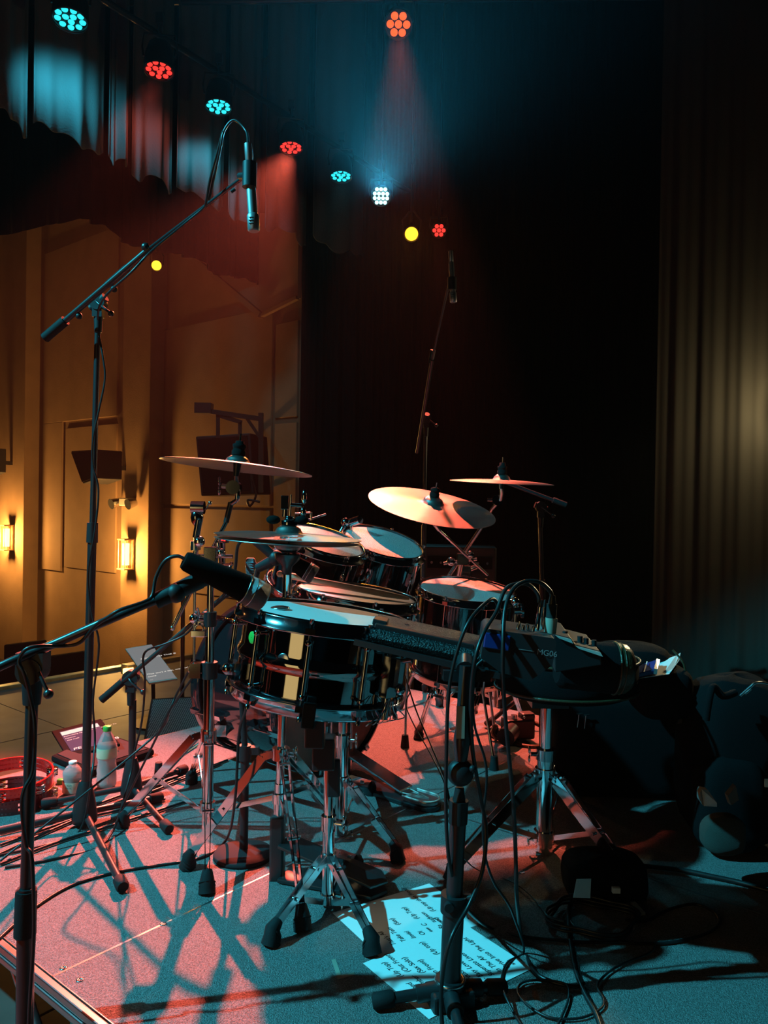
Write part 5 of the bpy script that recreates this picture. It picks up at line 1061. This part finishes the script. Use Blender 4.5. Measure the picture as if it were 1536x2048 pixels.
screen('tablet', 'black tablet showing lyrics on a dark page, leaning behind the bottles', [P(103, 1462, 3.08), P(202, 1437, 3.16), P(240, 1487, 2.90), P(134, 1513, 2.84)], 'matte_black', 'screen_navy',
       [('Something Happened On The Way To', .14, .34, .0125), ('Heaven', .15, .42, .012), ('Phil Collins', .16, .50, .012), ('PEDAL TO B', .17, .84, .030)], 'tablet', .12, header=.16)
YM = 4.6
scr, nr_ = screen('lyric_monitor', 'grey lit lyric screen tilted on a floor stand beyond the riser', [P(250, 1297, 5.0), P(303, 1288, 5.05), P(355, 1357, 4.5), P(298, 1366, 4.45)], 'label_white', 'screen_grey',
       [('PEDAL TO THE B', .26, .38, .028), ('This isn\'t a life, we had a', .10, .80, .026), ('time', .10, .86, .026), ('...', .10, .93, .026)], 'screen', .02)
m = M(); q = P(305, 1330, 4.76); m.cyl(q, V((q.x, q.y+.05, ST+.01)), .012, n=10); m.cyl(V((q.x, q.y+.05, ST)), V((q.x, q.y+.05, ST+.012)), .14, n=28); m.build('stand', MT['black_metal'], scr)
# dark slender stand post beyond (right of the lyric screen)
gP = G(364, 1473, ST); ps = thing('microphone_stand', 'slim dark stand post on the stage floor right of the lyric screen', 'microphone stand', gP)
M().cyl(gP+V((0, 0, .02)), P(366, 1180, gP.y), .012, n=10).build('post', MT['black_metal'], ps); M().cyl(gP, gP+V((0, 0, .02)), .12, n=24).build('round_base', MT['black_satin'], ps)
# stage monitor wedge
mw = thing('monitor_wedge', 'black floor monitor with perforated metal grille beyond the riser edge', 'speaker', G(350, 1480, ST))
a_, b__, c__, d__ = P(303, 1400, 4.35), P(415, 1394, 4.30), P(425, 1485, 3.80), P(286, 1492, 3.86)
nrm = (b__-a_).cross(d__-a_).normalized(); nrm = nrm if nrm.z > 0 else -nrm
m = M(); bs = [V((p.x, p.y, ST)) for p in (a_+V((0, .08, 0)), b__+V((0, .08, 0)), c__, d__)]; top4 = [a_, b__, c__, d__]
m.add(top4+bs, [(0, 1, 2, 3), (7, 6, 5, 4), (0, 4, 5, 1), (1, 5, 6, 2), (2, 6, 7, 3), (3, 7, 4, 0)], False); m.build('cabinet', MT['black_satin'], mw, bevel=.006)
ce = (a_+b__+c__+d__)/4; m = M(); m.prism([ce+(p-ce)*.93+nrm*.003 for p in top4], nrm, .006); m.build('grille', MT['perforated_steel'], mw)
m = M()
for i in range(4):
    p, q = ce+(top4[i]-ce)*.955+nrm*.006, ce+(top4[(i+1) % 4]-ce)*.955+nrm*.006; m.bar(p, q, .012, .008, nrm)
m.build('grille_frame', MT['black_metal'], mw)
# audience seating silhouettes beyond the lip
def chair(x, y, rz_, lb):
    z0 = -1.60; t = thing('audience_chair', lb, 'chair', (x, y, z0), 'empty audience chairs'); Rz = Matrix.Rotation(rz_, 3, 'Z'); c = V((x, y, z0))
    M().box(c+Rz @ V((0, 0, .45)), (.48, .46, .06), Rz).build('seat', MT['nylon'], t, bevel=.02); M().box(c+Rz @ V((0, .22, .75)), (.46, .05, .50), Rz).build('backrest', MT['nylon'], t, bevel=.02)
    for sx in (-.21, .21):
        for sy in (-.2, .2): M().cyl(c+Rz @ V((sx, sy, .44)), c+Rz @ V((sx, sy, 0)), .012, n=6).build('leg', MT['black_metal'], t)
for i in range(2):
    for j in range(5):
        p = N2*(LIP+1.5+.9*i)+A2*(1.6+j*.62); chair(p.x, p.y, HA, ['nearer', 'farther'][i]+' row dark empty chair in the audience, seat %s from the left wall side' % ['first', 'second', 'third', 'fourth', 'fifth'][j])
# small bright object on the lip and stage light on floor
fl_ = thing('foot_light', 'low amber-lit foot light on the stage lip behind the low boom stand', 'stage light', G(262, 1352, ST))
M().box(G(262, 1350, ST)+V((0, 0, .05)), (.12, .10, .08), RR).build('housing', MT['wood_trim'], fl_, bevel=.006); M().box(G(262, 1350, ST)+V((0, -.07, .05)), (.08, .02, .04), RR).build('lens', MT['sconce_glass'], fl_)
point('foot_glow', G(255, 1372, ST)+V((0, 0, .14)), (1, .55, .14), 1.0, .04)

# ================================================================== cables
def cable(pts, r, label, k=6, name='cable', m_='cable', group=None):
    m = M(); pts = [V(p) for p in pts]; m.tube(smooth(pts, k), r, 8); return tag(m.build(name, MT[m_], loc=pts[-1]), label, 'cable', group)
Y0 = Yt
cable([P(1078, 1205, Y0-.02), P(1075, 1188, Y0-.02), P(1058, 1170, Y0-.02), P(1035, 1167, Y0-.03), P(1010, 1180, Y0-.05), P(992, 1225, Y0-.08), P(968, 1265, Y0-.12), P(950, 1320, Y0-.14), P(942, 1400, Y0-.12), P(945, 1500, Y0-.1), P(962, 1600, Y0-.08), P(972, 1660, Y0-.08), P(965, 1740, 1.5), P(938, 1810, 1.48), P(905, 1870, 1.44), P(888, 1930, 1.43), P(882, 2000, 1.43), P(886, 2070, 1.42)], .0040, 'thick black cable arching out of the mixer and falling to the stand foot')
cable([P(1104, 1195, Y0-.03), P(1100, 1182, Y0-.03), P(1080, 1165, Y0-.04), P(1050, 1163, Y0-.05), P(1025, 1180, Y0-.07), P(1010, 1220, Y0-.10), P(1006, 1290, Y0-.13), P(1006, 1360, Y0-.13), P(1012, 1450, Y0-.12), P(1026, 1600, Y0-.10), P(1031, 1700, Y0-.09), P(1034, 1800, Y0-.08), G(1044, 1880, .006), G(1065, 1938, .006), G(1100, 1962, .006), G(1150, 1973, .006), G(1168, 1966, .006)], .0042, 'thick black cable hanging right of the stand and curling on the carpet')
cable([P(1000, 1225, Y0-.02), P(990, 1200, Y0-.03), P(975, 1203, Y0-.06), P(940, 1240, Y0-.11), P(915, 1300, Y0-.12), P(898, 1380, Y0-.12), P(893, 1500, Y0-.12), P(892, 1620, Y0-.12), P(898, 1720, 1.48), P(915, 1780, 1.5), P(935, 1820, 1.53), G(980, 1856, .005), G(1040, 1872, .005), G(1110, 1880, .005), G(1190, 1885, .005), G(1250, 1882, .005)], .0036, 'black cable falling left of the front right stand, then along the carpet')
cable([P(965, 1320, Y0-.1), P(950, 1340, Y0-.1), P(946, 1400, Y0-.09), P(950, 1455, Y0-.08), P(970, 1520, Y0-.06), P(973, 1570, Y0-.06), P(966, 1640, Y0-.06), P(970, 1710, Y0-.05), P(988, 1765, Y0-.04), P(1015, 1805, Y0-.03), P(1030, 1840, 1.62), G(1048, 1902, .006), G(1015, 1925, .006), G(1003, 1960, .006), G(1008, 1985, .02), G(1030, 2030, .006), G(1050, 2060, .006)], .0026, 'thin twisted cable between the two thick hanging ones')
cable([P(820, 1385, 1.9), P(812, 1410, 1.9), P(828, 1450, 1.85), P(862, 1510, 1.75), P(890, 1570, 1.68), P(905, 1640, 1.62), P(925, 1710, 1.60), G(960, 1742, .005), G(1020, 1762, .005), G(1060, 1790, .005), G(1095, 1830, .005), G(1135, 1850, .005)], .0015, 'thin light wire running from the front snare to the power block')
cable([P(810, 1350, 1.9), P(832, 1420, 1.85), P(866, 1500, 1.78), P(890, 1560, 1.7), P(903, 1625, 1.65), P(910, 1700, 1.62), P(918, 1770, 1.6), G(935, 1835, .005), G(960, 1850, .005)], .0018, 'thin dark wire slanting from the front snare down to the stand')
coil = []
for k in range(40):
    t_ = k*.42; rr_ = .085+.010*math.sin(k*1.7); c_ = G(1185, 1850); coil.append(V((c_.x+rr_*math.cos(t_)*1.2, c_.y+rr_*math.sin(t_)*.9, .008+.0006*k)))
cable(coil, .0034, 'coiled black cable pile beside the power block', 3, 'cable_coil')
cable([G(1250, 1840, .005), G(1290, 1842, .005), G(1330, 1822, .005), G(1385, 1808, .005), G(1425, 1822, .005), G(1438, 1846, .005), G(1410, 1868, .005), G(1340, 1885, .005), G(1260, 1886, .005), G(1170, 1868, .005), G(1138, 1840, .005)], .0036, 'wide black cable loop on the dark carpet at lower right')
cable([P(1160, 1755, 1.95), G(1140, 1800, .005), G(1137, 1850, .005), G(1143, 1900, .005), G(1152, 1945, .006), G(1168, 1985, .006), G(1192, 2030, .006), G(1205, 2070, .006)], .0048, 'thick black cable running off the bottom edge right of the loops')
cable([G(1310, 1886, .006), G(1300, 1905, .006), G(1240, 1930, .006), G(1205, 1955, .006), G(1195, 1975, .006), G(1207, 2000, .006), G(1200, 2018, .006), G(1160, 2036, .006), G(1100, 2035, .006), G(1055, 2010, .006), G(1035, 1985, .006), G(1045, 1965, .006), G(1080, 1960, .009), G(1130, 1968, .010), G(1137, 1995, .006), G(1125, 2030, .006), G(1110, 2060, .006)], .0024, 'thin black cable looping on the cyan carpet at bottom right')
cable([G(1240, 1722, .008), G(1290, 1732, .008), G(1360, 1740, .008), G(1420, 1752, .008), G(1480, 1765, .008), G(1550, 1785, .008)], .0065, 'thick black cable crossing the carpet toward the right edge')
ends = [(400, 1540, 0, 1668), (440, 1528, 0, 1690), (455, 1520, -10, 1712), (380, 1600, 0, 1728), (330, 1598, 0, 1660)]
for i, (u0, v0, u1, v1) in enumerate(ends):
    mid1 = (u0*.62+u1*.38, v0*.62+v1*.38+6*math.sin(i*2)); mid2 = (u0*.3+u1*.7, v0*.3+v1*.7+7*math.cos(i*1.3))
    cable([G(u0, v0, .006), G(mid1[0], mid1[1], .006), G(mid2[0], mid2[1], .006), G(u1, v1, .006)], .0042, 'black cable in the bundle along the riser floor at left, %s one from the back' % ['first', 'second', 'third', 'fourth', 'fifth'][i], group='floor cable bundle')
for i, (p0_, p1_, p2_) in enumerate((((392, 1345, 2.15), (300, 1480, 2.3), (0, 1722)), ((384, 1330, 2.15), (330, 1440, 2.2), (232, 1640)))):
    cable([P(*p0_), P((p0_[0]+p1_[0])/2-4, (p0_[1]+p1_[1])/2+4, 2.2), P(*p1_), G(*p2_, .006)], .0032, ['long cable dropping from the crash stand clamp to the left carpet edge', 'cable dropping from the crash stand clamp towards the tripod hub'][i])
# power block
gp = G(1205, 1800); pw = thing('power_block', 'black power pack bag with white paper tag and pale cable ends', 'power supply', gp)
blob('pouch', gp+V((.01, .03, .05)), (.20, .14, .10), MT['nylon'], pw, 21, .05, e=.5)
m = M(); m.prism([P(1153, 1758, 1.86), P(1182, 1757, 1.86), P(1180, 1796, 1.80), P(1146, 1795, 1.80)], (0, -1, .3), .002); m.build('paper_tag', MT['label_white'], pw)
m = M(); m.box(P(1232, 1780, 1.82), (.018, .01, .012)); m.build('plug', MT['label_white'], pw)
tg = thing('cable_tag', 'pale tape flag on the cable right of the power block', 'tape', G(1275, 1815)); m = M(); m.bar(G(1266, 1806, .012), G(1286, 1828, .012), .012, .006); m.build('flag', MT['label_white'], tg)
# sandal-like strap? none.

# ================================================================== stage haze
hz = bpy.data.materials.new('haze'); hz.use_nodes = True; nt = hz.node_tree; nt.nodes.clear()
om = nt.nodes.new('ShaderNodeOutputMaterial'); vs_ = nt.nodes.new('ShaderNodeVolumeScatter'); vs_.inputs['Density'].default_value = .0008; vs_.inputs['Anisotropy'].default_value = .6
nt.links.new(vs_.outputs[0], om.inputs['Volume'])
m = M(); m.box((-2, 6, 3.0), (22, 20, 9.6)); hb = m.build('haze', hz, loc=(0, 6, 3)); tag(hb, 'thin theatrical haze hanging in the stage air', 'haze', kind='stuff')

# ================================================================== lettering to mesh
dg = bpy.context.evaluated_depsgraph_get()
for o in [o for o in SC.objects if o.type == 'FONT']:
    me = bpy.data.meshes.new_from_object(o.evaluated_get(dg)); n_ = bpy.data.objects.new('x', me); C.objects.link(n_)
    n_.parent = o.parent; n_.location = o.location; n_.rotation_euler = o.rotation_euler; nm = o.name; cu = o.data
    bpy.data.objects.remove(o); bpy.data.curves.remove(cu); n_.name = nm; me.name = nm
